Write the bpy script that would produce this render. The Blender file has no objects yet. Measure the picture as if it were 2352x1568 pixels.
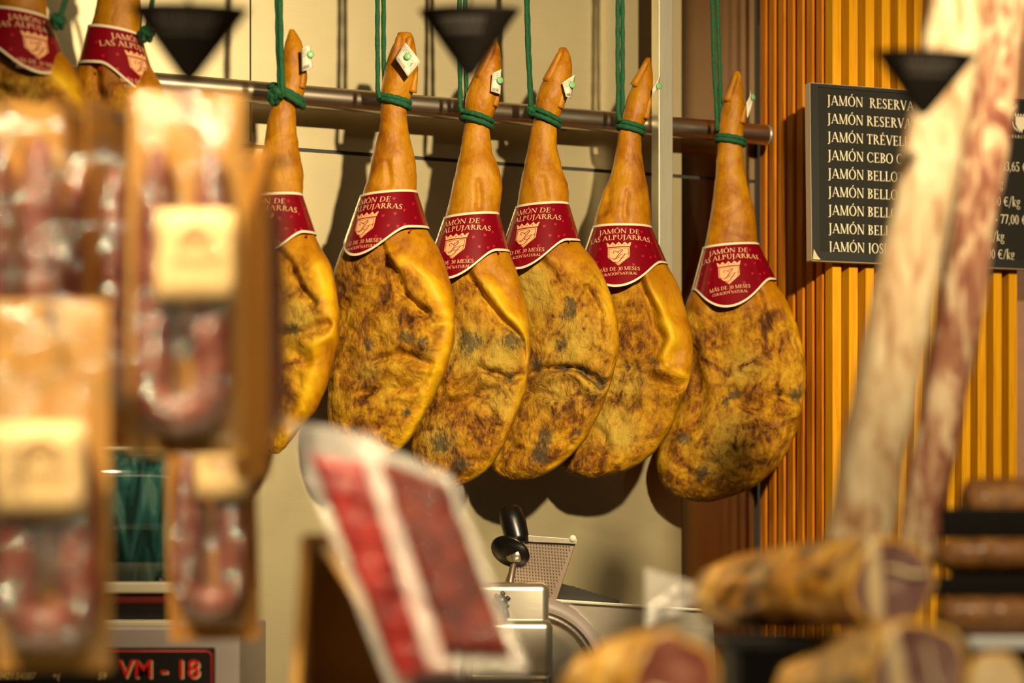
import bpy, math, random
import numpy as np
from mathutils import Vector, Matrix, Euler, noise

random.seed(7)
C = bpy.context.scene.collection
PI = math.pi
F = 85.0 / 36.0 * 2352.0          # focal length in pixels
CZ, YH = 1.45, 1250.0             # camera height, horizon row

def at(px, py, Y):
    """photo point + distance -> place in the shop"""
    return Vector(((px - 1176.0) / F * Y, Y, CZ + (YH - py) / F * Y))

def R(d): return math.radians(d)

# ------------------------------------------------------------------ materials
def new_mat(name):
    m = bpy.data.materials.new(name); m.use_nodes = True
    nt = m.node_tree
    for n in list(nt.nodes): nt.nodes.remove(n)
    out = nt.nodes.new('ShaderNodeOutputMaterial')
    return m, nt, out

def N(nt, t, **kw):
    n = nt.nodes.new(t)
    for k, v in kw.items():
        if k in n.inputs.keys(): n.inputs[k].default_value = v
        else: setattr(n, k, v)
    return n

def ramp(nt, stops, fac):
    r = nt.nodes.new('ShaderNodeValToRGB')
    e = r.color_ramp.elements
    while len(e) < len(stops): e.new(0.5)
    for i, (p, c) in enumerate(stops):
        e[i].position = p; e[i].color = (c[0], c[1], c[2], 1.0)
    nt.links.new(fac, r.inputs['Fac'])
    return r.outputs['Color']

def mixc(nt, fac, a, b):
    m = nt.nodes.new('ShaderNodeMix'); m.data_type = 'RGBA'
    for s, v in ((0, fac), (6, a), (7, b)):
        if hasattr(v, 'is_linked') or hasattr(v, 'node'): nt.links.new(v, m.inputs[s])
        else: m.inputs[s].default_value = v if s == 0 else (v[0], v[1], v[2], 1)
    return m.outputs[2]

def mth(nt, op, a, b=None, clamp=False):
    m = nt.nodes.new('ShaderNodeMath'); m.operation = op; m.use_clamp = clamp
    for i, v in enumerate((a, b)):
        if v is None: continue
        if hasattr(v, 'node'): nt.links.new(v, m.inputs[i])
        else: m.inputs[i].default_value = v
    return m.outputs[0]

def coords(nt, scale=(1, 1, 1), rand=True):
    tc = nt.nodes.new('ShaderNodeTexCoord')
    mp = nt.nodes.new('ShaderNodeMapping')
    mp.inputs['Scale'].default_value = scale
    src = tc.outputs['Object']
    if rand:
        oi = nt.nodes.new('ShaderNodeObjectInfo')
        ad = nt.nodes.new('ShaderNodeVectorMath'); ad.operation = 'ADD'
        sc = nt.nodes.new('ShaderNodeVectorMath'); sc.operation = 'SCALE'
        cb = nt.nodes.new('ShaderNodeCombineXYZ')
        nt.links.new(oi.outputs['Random'], cb.inputs[0]); nt.links.new(oi.outputs['Random'], cb.inputs[2])
        nt.links.new(cb.outputs[0], sc.inputs[0]); sc.inputs['Scale'].default_value = 13.7
        nt.links.new(src, ad.inputs[0]); nt.links.new(sc.outputs[0], ad.inputs[1])
        src = ad.outputs[0]
    nt.links.new(src, mp.inputs['Vector'])
    return mp.outputs['Vector']

def tex(nt, vec, scale, detail=5, rough=0.6, dist=0.0):
    n = N(nt, 'ShaderNodeTexNoise', Scale=scale, Detail=detail, Roughness=rough, Distortion=dist)
    nt.links.new(vec, n.inputs['Vector'])
    return n.outputs['Fac']

def bump(nt, h, strength, distance, normal=None):
    b = N(nt, 'ShaderNodeBump', Strength=strength, Distance=distance)
    nt.links.new(h, b.inputs['Height'])
    if normal is not None: nt.links.new(normal, b.inputs['Normal'])
    return b.outputs['Normal']

def simple(name, col, rough=0.5, metal=0.0, coat=0.0, spec=0.5, var=0.0, vscale=20, bmp=0.0, bscale=80, stretch=(1, 1, 1), emis=None):
    m, nt, out = new_mat(name)
    p = N(nt, 'ShaderNodeBsdfPrincipled', Roughness=rough, Metallic=metal)
    p.inputs['Base Color'].default_value = (*col, 1)
    p.inputs['Coat Weight'].default_value = coat
    p.inputs['Coat Roughness'].default_value = 0.12
    p.inputs['Specular IOR Level'].default_value = spec
    if var or bmp: v = coords(nt, stretch)
    if var:
        f = tex(nt, v, vscale, 6, 0.65, 0.4)
        lo = tuple(c * (1 - var) for c in col); hi = tuple(min(1, c * (1 + var)) for c in col)
        nt.links.new(ramp(nt, [(0.3, lo), (0.7, hi)], f), p.inputs['Base Color'])
    if bmp:
        nt.links.new(bump(nt, tex(nt, v, bscale, 4), 0.6, bmp), p.inputs['Normal'])
    nt.links.new(p.outputs[0], out.inputs[0])
    return m

def steel(name, col, rough, metal, grain=(3, 3, 260), var=0.08, blot=True):
    m, nt, out = new_mat(name)
    p = N(nt, 'ShaderNodeBsdfPrincipled', Roughness=rough, Metallic=metal)
    v = coords(nt, grain, False)
    f = tex(nt, v, 6, 4, 0.6)
    lo = tuple(c * (1 - var) for c in col); hi = tuple(min(1, c * (1 + var)) for c in col)
    nt.links.new(ramp(nt, [(0.3, lo), (0.7, hi)], f), p.inputs['Base Color'])
    v2 = coords(nt, (1, 1, 1), False)
    g = tex(nt, v2, 5, 5, 0.65)
    rr = mth(nt, 'ADD', mth(nt, 'MULTIPLY', mth(nt, 'SUBTRACT', g, 0.5), 0.10 if blot else 0.0), rough)
    nt.links.new(rr, p.inputs['Roughness'])
    nt.links.new(bump(nt, f, 0.08, 0.0006), p.inputs['Normal'])
    nt.links.new(p.outputs[0], out.inputs[0])
    return m

def ham_mat():
    m, nt, out = new_mat('cured_ham')
    p = N(nt, 'ShaderNodeBsdfPrincipled')
    v = coords(nt)
    vs = coords(nt, (1.3, 1.3, 0.85))
    vf = coords(nt, (1, 1, 0.5))
    big = tex(nt, v, 11, 6, 0.62, 1.4)
    med = tex(nt, vs, 32, 9, 0.66, 1.3)
    fine = tex(nt, vf, 150, 5, 0.7, 0.4)
    mfac = mth(nt, 'ADD', mth(nt, 'MULTIPLY', big, 0.66), mth(nt, 'ADD', mth(nt, 'MULTIPLY', med, 0.44), mth(nt, 'MULTIPLY', mth(nt, 'SUBTRACT', fine, 0.5), 0.30)))
    face = ramp(nt, [(0.36, (0.030, 0.009, 0.0006)), (0.45, (0.130, 0.040, 0.0012)), (0.525, (0.33, 0.128, 0.0025)),
                     (0.60, (0.50, 0.245, 0.004)), (0.70, (0.58, 0.345, 0.020)), (0.79, (0.60, 0.41, 0.06))], mfac)
    sfac = mth(nt, 'ADD', mth(nt, 'MULTIPLY', big, 0.75), mth(nt, 'MULTIPLY', med, 0.28))
    skin = ramp(nt, [(0.33, (0.19, 0.050, 0.0015)), (0.46, (0.35, 0.125, 0.0020)), (0.58, (0.45, 0.19, 0.0030)), (0.74, (0.52, 0.27, 0.012))], sfac)
    fatc = ramp(nt, [(0.35, (0.56, 0.25, 0.002)), (0.62, (0.78, 0.46, 0.010))], big)
    ax = N(nt, 'ShaderNodeAttribute', attribute_name='skin')
    af = N(nt, 'ShaderNodeAttribute', attribute_name='fat')
    am = N(nt, 'ShaderNodeAttribute', attribute_name='mold')
    jit = mth(nt, 'MULTIPLY', mth(nt, 'SUBTRACT', med, 0.5), 0.9)
    sk = mth(nt, 'ADD', ax.outputs['Fac'], mth(nt, 'MULTIPLY', jit, mth(nt, 'MULTIPLY', ax.outputs['Fac'], mth(nt, 'SUBTRACT', 1.0, ax.outputs['Fac']))), True)
    sk = mth(nt, 'SMOOTH_MIN', sk, 1.0) if False else sk
    col = mixc(nt, sk, face, skin)
    ff = mth(nt, 'MULTIPLY', af.outputs['Fac'], mth(nt, 'ADD', mth(nt, 'MULTIPLY', big, 0.9), 0.6), True)
    col = mixc(nt, ff, col, fatc)
    # mould: dark grey-green blotches, and pale bloom round them
    mn = tex(nt, vs, 60, 8, 0.75, 1.6)
    mm = mth(nt, 'MULTIPLY', mth(nt, 'SUBTRACT', mth(nt, 'ADD', mth(nt, 'MULTIPLY', am.outputs['Fac'], 0.40), mn), 0.70), 6.0, True)
    mm = mth(nt, 'MULTIPLY', mm, mth(nt, 'GREATER_THAN', am.outputs['Fac'], 0.04))
    mcol = ramp(nt, [(0.3, (0.018, 0.015, 0.010)), (0.7, (0.10, 0.085, 0.045))], fine)
    ap = N(nt, 'ShaderNodeAttribute', attribute_name='pale')
    pf = mth(nt, 'MULTIPLY', ap.outputs['Fac'], mth(nt, 'MULTIPLY', mth(nt, 'SUBTRACT', mfac, 0.42), 6.0, True), True)
    col = mixc(nt, pf, col, (0.52, 0.345, 0.045))
    col = mixc(nt, mth(nt, 'MULTIPLY', mm, 0.85), col, mcol)
    nt.links.new(col, p.inputs['Base Color'])
    rg = mth(nt, 'ADD', mth(nt, 'MULTIPLY', ax.outputs['Fac'], -0.12), mth(nt, 'ADD', mth(nt, 'MULTIPLY', med, 0.25), 0.36))
    nt.links.new(rg, p.inputs['Roughness'])
    p.inputs['Specular IOR Level'].default_value = 0.28
    hb = mth(nt, 'ADD', mth(nt, 'MULTIPLY', med, 1.0), mth(nt, 'MULTIPLY', fine, 0.35))
    hs = mth(nt, 'MULTIPLY', hb, mth(nt, 'SUBTRACT', 1.0, mth(nt, 'MULTIPLY', ax.outputs['Fac'], 0.72)))
    nt.links.new(bump(nt, hs, 0.9, 0.0075), p.inputs['Normal'])
    nt.links.new(p.outputs[0], out.inputs[0])
    return m

def wood_mat(name, a, b, c):
    m, nt, out = new_mat(name)
    p = N(nt, 'ShaderNodeBsdfPrincipled', Roughness=0.5)
    p.inputs['Specular IOR Level'].default_value = 0.2
    v = coords(nt, (14, 14, 0.55))
    f = tex(nt, v, 5, 7, 0.62, 2.2)
    f2 = tex(nt, coords(nt, (1, 1, 0.12)), 60, 3, 0.5)
    ff = mth(nt, 'ADD', mth(nt, 'MULTIPLY', f, 0.75), mth(nt, 'MULTIPLY', f2, 0.25))
    nt.links.new(ramp(nt, [(0.30, a), (0.5, b), (0.72, c)], ff), p.inputs['Base Color'])
    nt.links.new(bump(nt, f, 0.2, 0.001), p.inputs['Normal'])
    nt.links.new(p.outputs[0], out.inputs[0])
    return m

def film_mat(name, fac0=0.10, tint=(0.97, 0.95, 0.93), haze=0.05, k=0.30):
    m, nt, out = new_mat(name)
    tr = N(nt, 'ShaderNodeBsdfTransparent'); tr.inputs[0].default_value = (*tint, 1)
    gl = N(nt, 'ShaderNodeBsdfGlossy', Roughness=0.05)
    gl.inputs['Color'].default_value = (1, 1, 1, 1)
    df = N(nt, 'ShaderNodeBsdfDiffuse'); df.inputs[0].default_value = (0.85, 0.83, 0.80, 1)
    v = coords(nt)
    nm = bump(nt, tex(nt, v, 34, 5, 0.6, 1.4), 0.7, 0.006)
    nt.links.new(nm, gl.inputs['Normal'])
    lw = N(nt, 'ShaderNodeLayerWeight', Blend=0.35)
    nt.links.new(nm, lw.inputs['Normal'])
    fac = mth(nt, 'ADD', mth(nt, 'MULTIPLY', lw.outputs['Facing'], k), fac0, True)
    m1 = N(nt, 'ShaderNodeMixShader', Fac=haze)
    nt.links.new(tr.outputs[0], m1.inputs[1]); nt.links.new(df.outputs[0], m1.inputs[2])
    m2 = N(nt, 'ShaderNodeMixShader')
    nt.links.new(fac, m2.inputs[0]); nt.links.new(m1.outputs[0], m2.inputs[1]); nt.links.new(gl.outputs[0], m2.inputs[2])
    nt.links.new(m2.outputs[0], out.inputs[0])
    return m

def mottled(name, stops, scale=18, detail=8, rough=0.45, coat=0.0, bmp=0.004, stretch=(1, 1, 1), dist=1.2):
    m, nt, out = new_mat(name)
    p = N(nt, 'ShaderNodeBsdfPrincipled', Roughness=rough)
    p.inputs['Coat Weight'].default_value = coat; p.inputs['Coat Roughness'].default_value = 0.15
    if rough >= 0.6: p.inputs['Specular IOR Level'].default_value = 0.2
    v = coords(nt, stretch)
    f = tex(nt, v, scale, detail, 0.65, dist)
    nt.links.new(ramp(nt, stops, f), p.inputs['Base Color'])
    nt.links.new(bump(nt, f, 0.8, bmp), p.inputs['Normal'])
    nt.links.new(p.outputs[0], out.inputs[0])
    return m

M = {}
M['ham'] = ham_mat()
M['steel_wall'] = steel('brushed_steel_wall', (0.50, 0.425, 0.25), 0.34, 0.5, (2, 2, 160), 0.05)
M['steel_mirror'] = steel('polished_steel_wall', (0.42, 0.34, 0.20), 0.15, 1.0, (2, 2, 160), 0.05)
M['steel_tube'] = steel('polished_steel', (0.72, 0.63, 0.52), 0.30, 1.0, (2, 2, 40), 0.05, False)
M['steel_post'] = steel('brushed_post', (0.54, 0.51, 0.40), 0.42, 0.75, (120, 120, 2), 0.12)
M['steel_mach'] = steel('machine_steel', (0.74, 0.68, 0.56), 0.26, 0.9, (2, 2, 120), 0.05)
M['steel_ridge'] = steel('pusher_steel', (0.24, 0.18, 0.14), 0.42, 0.85, (20, 20, 20), 0.06)
M['seam'] = simple('dark_seam', (0.02, 0.015, 0.01), 0.6)
M['wood'] = wood_mat('pine_batten', (0.50, 0.19, 0.003), (0.68, 0.31, 0.004), (0.76, 0.39, 0.010))
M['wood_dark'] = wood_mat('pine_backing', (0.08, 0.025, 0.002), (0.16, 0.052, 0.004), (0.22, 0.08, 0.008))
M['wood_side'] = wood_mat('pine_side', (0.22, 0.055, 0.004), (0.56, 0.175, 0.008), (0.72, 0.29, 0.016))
M['plaster'] = simple('pink_plaster', (0.42, 0.22, 0.13), 0.8, var=0.1)
M['floor'] = simple('floor_tile', (0.16, 0.13, 0.10), 0.5, var=0.1)
M['ceiling'] = simple('ceiling_paint', (0.65, 0.60, 0.5), 0.8)
M['rope'] = simple('green_cord', (0.006, 0.088, 0.030), 0.8, var=0.5, vscale=260, bmp=0.002, bscale=500)
M['label_red'] = simple('wine_red_label', (0.185, 0.001, 0.008), 0.22, coat=0.35, var=0.1, vscale=30)
M['label_border'] = simple('cream_border', (0.78, 0.66, 0.47), 0.4)
M['label_ink'] = simple('salmon_ink', (0.84, 0.42, 0.20), 0.5)
M['label_text'] = simple('pale_salmon_ink', (0.80, 0.50, 0.27), 0.5)
M['label_dot'] = simple('bright_red_ink', (0.42, 0.006, 0.022), 0.35)
M['paper'] = simple('tag_paper', (0.72, 0.66, 0.52), 0.6, var=0.06, vscale=60)
M['ink'] = simple('black_ink', (0.02, 0.018, 0.015), 0.6)
M['ink_grey'] = simple('grey_ink', (0.20, 0.18, 0.15), 0.6)
M['pin'] = simple('green_pin', (0.20, 0.48, 0.20), 0.4)
M['slate'] = simple('charcoal_board', (0.016, 0.015, 0.011), 0.55, spec=0.25, var=0.08)
M['slate_edge'] = simple('board_edge', (0.020, 0.020, 0.018), 0.4, coat=0.2)
M['chalk'] = simple('cream_letter', (0.86, 0.76, 0.55), 0.6)
M['raw_edge'] = simple('raw_board_edge', (0.45, 0.36, 0.24), 0.7)
M['black'] = simple('black_plastic', (0.004, 0.0035, 0.003), 0.30, coat=0.1)
M['black_cup'] = simple('matte_black_plastic', (0.0045, 0.003, 0.002), 0.6, spec=0.15)
M['cup_print'] = simple('faded_print', (0.06, 0.052, 0.048), 0.5)
M['dark_metal'] = simple('dark_metal', (0.03, 0.025, 0.02), 0.4, metal=0.6)
M['kraft'] = simple('kraft_card', (0.60, 0.31, 0.06), 0.65, var=0.08, vscale=12)
M['kraft_dark'] = simple('orange_card', (0.56, 0.24, 0.028), 0.65, var=0.1, vscale=12)
M['kraft_label'] = simple('kraft_label', (0.80, 0.56, 0.25), 0.6, var=0.05)
M['label_print'] = simple('brown_print', (0.30, 0.15, 0.05), 0.6)
M['film'] = film_mat('clear_film', 0.11, haze=0.010, k=0.26)
M['film_vac'] = film_mat('vacuum_film', 0.008, haze=0.0, k=0.10)
M['film_hazy'] = film_mat('hazy_film', 0.05, haze=0.38)
M['chorizo'] = mottled('chorizo', [(0.3, (0.085, 0.010, 0.004)), (0.5, (0.19, 0.030, 0.011)), (0.68, (0.36, 0.10, 0.05))], 40, 8, 0.35, 0.35, 0.003)
M['salami'] = mottled('white_moulded_sausage', [(0.30, (0.17, 0.075, 0.035)), (0.40, (0.34, 0.20, 0.10)), (0.48, (0.46, 0.34, 0.20)), (0.62, (0.55, 0.455, 0.30))], 22, 7, 0.7, 0, 0.004, (1.6, 1.6, 0.45))
M['salami_red'] = mottled('red_moulded_sausage', [(0.36, (0.14, 0.04, 0.022)), (0.48, (0.27, 0.12, 0.07)), (0.58, (0.50, 0.36, 0.22)), (0.68, (0.58, 0.47, 0.32))], 24, 7, 0.7, 0, 0.004, (1.6, 1.6, 0.45))
M['slices'] = mottled('sliced_ham', [(0.30, (0.035, 0.002, 0.0006)), (0.46, (0.085, 0.005, 0.001)), (0.58, (0.14, 0.012, 0.002)), (0.74, (0.32, 0.085, 0.022))], 26, 6, 0.6, 0.0, 0.003)
M['slices_deep'] = mottled('deep_red_ham', [(0.30, (0.07, 0.002, 0.002)), (0.5, (0.27, 0.005, 0.004)), (0.72, (0.45, 0.03, 0.018))], 18, 6, 0.4, 0.2, 0.003)
M['brown_sausage'] = mottled('brown_sausage', [(0.3, (0.06, 0.020, 0.002)), (0.5, (0.17, 0.060, 0.005)), (0.7, (0.34, 0.15, 0.02))], 46, 7, 0.45, 0.15, 0.005)
M['chunk'] = mottled('ham_piece', [(0.36, (0.02, 0.012, 0.004)), (0.44, (0.14, 0.055, 0.005)), (0.50, (0.48, 0.20, 0.008)), (0.57, (0.66, 0.36, 0.02)), (0.64, (0.84, 0.64, 0.26))], 15, 7, 0.28, 0.6, 0.006)
M['lean'] = mottled('lean_cut', [(0.3, (0.07, 0.030, 0.028)), (0.5, (0.17, 0.085, 0.075)), (0.7, (0.34, 0.22, 0.19))], 22, 6, 0.35, 0.4, 0.002)
M['lean_red'] = mottled('red_lean_cut', [(0.3, (0.10, 0.025, 0.018)), (0.5, (0.21, 0.06, 0.04)), (0.7, (0.36, 0.16, 0.11))], 22, 6, 0.35, 0.4, 0.002)
M['fatcut'] = mottled('fat_cut', [(0.3, (0.55, 0.36, 0.17)), (0.7, (0.80, 0.66, 0.42))], 22, 6, 0.4, 0.3, 0.002)
M['fat_gold'] = mottled('golden_rind', [(0.3, (0.42, 0.17, 0.008)), (0.5, (0.62, 0.34, 0.03)), (0.7, (0.78, 0.58, 0.24))], 18, 6, 0.35, 0.5, 0.003)
M['machine_grey'] = simple('machine_grey', (0.34, 0.28, 0.26), 0.45, metal=0.2)
M['machine_cream'] = simple('machine_cream', (0.60, 0.53, 0.38), 0.4, metal=0.3)
M['panel_black'] = simple('panel_black', (0.008, 0.007, 0.006), 0.35)
M['red_paint'] = simple('red_paint', (0.55, 0.010, 0.006), 0.4)
M['red_gasket'] = simple('red_gasket', (0.16, 0.008, 0.004), 0.5)
M['digit_cream'] = simple('digit_cream', (0.75, 0.55, 0.28), 0.5)
M['white_tray'] = simple('pale_tray', (0.50, 0.52, 0.54), 0.4)
M['green_dark'] = simple('dark_tray', (0.003, 0.003, 0.003), 0.5, spec=0.2)
M['grey_clip'] = simple('grey_plastic', (0.22, 0.23, 0.23), 0.4)

def lid_mat():
    m, nt, out = new_mat('teal_acrylic')
    p = N(nt, 'ShaderNodeBsdfPrincipled', Roughness=0.06)
    v = coords(nt, (3.0, 3.0, 0.5))
    f = tex(nt, v, 9, 3, 0.5, 1.8)
    nt.links.new(ramp(nt, [(0.35, (0.012, 0.035, 0.030)), (0.52, (0.03, 0.12, 0.11)), (0.62, (0.10, 0.20, 0.16)), (0.7, (0.03, 0.10, 0.09))], f), p.inputs['Base Color'])  # pale reflection streaks painted into the teal
    p.inputs['Transmission Weight'].default_value = 0.25
    nt.links.new(p.outputs[0], out.inputs[0])
    return m
M['lid'] = lid_mat()

# ------------------------------------------------------------------ mesh tools
class MB:
    def __init__(s): s.v = []; s.f = []; s.mi = []
    def add(s, vs, fs, mi=0):
        b = len(s.v); s.v += [tuple(x) for x in vs]
        s.f += [tuple(i + b for i in f) for f in fs]; s.mi += [mi] * len(fs)
        return s
    def box(s, lo, hi, mi=0, mat=None):
        x0, y0, z0 = lo; x1, y1, z1 = hi
        vs = [(x0,y0,z0),(x1,y0,z0),(x1,y1,z0),(x0,y1,z0),(x0,y0,z1),(x1,y0,z1),(x1,y1,z1),(x0,y1,z1)]
        if mat is not None: vs = [mat @ Vector(v) for v in vs]
        return s.add(vs, [(0,3,2,1),(4,5,6,7),(0,1,5,4),(1,2,6,5),(2,3,7,6),(3,0,4,7)], mi)
    def quad(s, a, b, c, d, mi=0): return s.add([a, b, c, d], [(0,1,2,3)], mi)
    def grid(s, P, mi=0, flip=False):
        n, m = len(P), len(P[0])
        fs = []
        for i in range(n-1):
            for j in range(m-1):
                q = (i*m+j, i*m+j+1, (i+1)*m+j+1, (i+1)*m+j)
                fs.append(q[::-1] if flip else q)
        return s.add([p for r in P for p in r], fs, mi)
    def tube(s, path, rad, n=12, mi=0, caps=True, squash=1.0, closed=False):
        path = [Vector(p) for p in path]
        k = len(path)
        if not hasattr(rad, '__len__'): rad = [rad] * k
        t0 = (path[1] - path[0]).normalized()
        up = Vector((0, 0, 1)) if abs(t0.z) < 0.9 else Vector((0, 1, 0))
        nrm = t0.cross(up).normalized()
        vs = []
        prev = t0
        for i, p in enumerate(path):
            if closed: t = (path[(i+1) % k] - path[i-1]).normalized()
            else: t = (path[min(i+1, k-1)] - path[max(i-1, 0)]).normalized()
            q = prev.rotation_difference(t); nrm = (q @ nrm).normalized(); prev = t
            bn = t.cross(nrm)
            for j in range(n):
                a = 2 * PI * j / n
                vs.append(p + (nrm * math.cos(a) + bn * math.sin(a) * squash) * rad[i])
        fs = []
        for i in range(k - (0 if closed else 1)):
            for j in range(n):
                i2 = (i + 1) % k
                fs.append((i*n+j, i*n+(j+1) % n, i2*n+(j+1) % n, i2*n+j))
        if caps and not closed:
            fs.append(tuple(range(n))[::-1]); fs.append(tuple((k-1)*n + j for j in range(n)))
        return s.add(vs, fs, mi)
    def lathe(s, prof, mat, n=32, mi=0, ksx=1.0):
        """prof: (radius, height) pairs, axis = local z of mat"""
        vs = []; fs = []; k = len(prof)
        for r, h in prof:
            for j in range(n):
                a = 2*PI*j/n
                vs.append(mat @ Vector((r*math.cos(a)*ksx, r*math.sin(a), h)))
        for i in range(k-1):
            for j in range(n):
                fs.append((i*n+j, i*n+(j+1) % n, (i+1)*n+(j+1) % n, (i+1)*n+j))
        fs.append(tuple(range(n))[::-1]); fs.append(tuple((k-1)*n+j for j in range(n)))
        return s.add(vs, fs, mi)
    def build(s, name, mats, parent=None, loc=(0, 0, 0), smooth=True, bevel=0.0, rot=None, solid=0.0, offset=0.0):
        me = bpy.data.meshes.new(name)
        me.from_pydata([tuple(v) for v in s.v], [], s.f)
        if not isinstance(mats, (list, tuple)): mats = [mats]
        for m in mats: me.materials.append(m)
        if len(mats) > 1: me.polygons.foreach_set('material_index', s.mi)
        me.polygons.foreach_set('use_smooth', [smooth] * len(me.polygons))
        me.update()
        o = bpy.data.objects.new(name, me); C.objects.link(o)
        o.location = loc
        if rot is not None: o.rotation_euler = rot
        if parent is not None: o.parent = parent
        if solid:
            md = o.modifiers.new('thick', 'SOLIDIFY'); md.thickness = solid; md.offset = offset
        if bevel:
            md = o.modifiers.new('edge', 'BEVEL'); md.width = bevel; md.segments = 3; md.limit_method = 'ANGLE'; md.angle_limit = R(40)
            if not smooth:
                me.polygons.foreach_set('use_smooth', [True] * len(me.polygons))
            wn = o.modifiers.new('wn', 'WEIGHTED_NORMAL'); wn.keep_sharp = True
        return o

def tag(o, label, cat, group=None, kind=None):
    o['label'] = label; o['category'] = cat
    if group: o['group'] = group
    if kind: o['kind'] = kind
    return o
def struct(o): o['kind'] = 'structure'; return o
def empty(name, loc, rot=(0, 0, 0)):
    o = bpy.data.objects.new(name, None); C.objects.link(o)
    o.location = loc; o.rotation_euler = rot; o.empty_display_size = 0.05
    return o

# ------------------------------------------------------------------ serif lettering (drawn stroke by stroke)
S_, T_ = 0.135, 0.05
class G:
    def __init__(s): s.p = []
    def line(s, x0, y0, x1, y1, w):
        k = 2
        for i in range(k):
            a, b = i/k, (i+1)/k
            xa, ya, xb, yb = x0+(x1-x0)*a, y0+(y1-y0)*a, x0+(x1-x0)*b, y0+(y1-y0)*b
            s.p.append([(xa-w/2, ya), (xa+w/2, ya), (xb+w/2, yb), (xb-w/2, yb)])
        return s
    def h(s, x0, x1, y, t=T_): s.p.append([(x0, y-t/2), (x1, y-t/2), (x1, y+t/2), (x0, y+t/2)]); return s
    def st(s, x, y0=0., y1=1., w=S_, a=True, b=True, sl=.085):
        s.line(x, y0, x, y1, w)
        if a: s.h(x-w/2-sl, x+w/2+sl, y0+T_/2)
        if b: s.h(x-w/2-sl, x+w/2+sl, y1-T_/2)
        return s
    def arc(s, cx, cy, rx, ry, a0, a1, tx=S_, ty=T_):
        k = max(3, int(abs(a1-a0)/20))
        P = []
        for i in range(k+1):
            a = R(a0+(a1-a0)*i/k)
            P.append(((cx+rx*math.cos(a), cy+ry*math.sin(a)), (cx+(rx-tx)*math.cos(a), cy+(ry-ty)*math.sin(a))))
        for i in range(k): s.p.append([P[i][0], P[i+1][0], P[i+1][1], P[i][1]])
        return s

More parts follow.
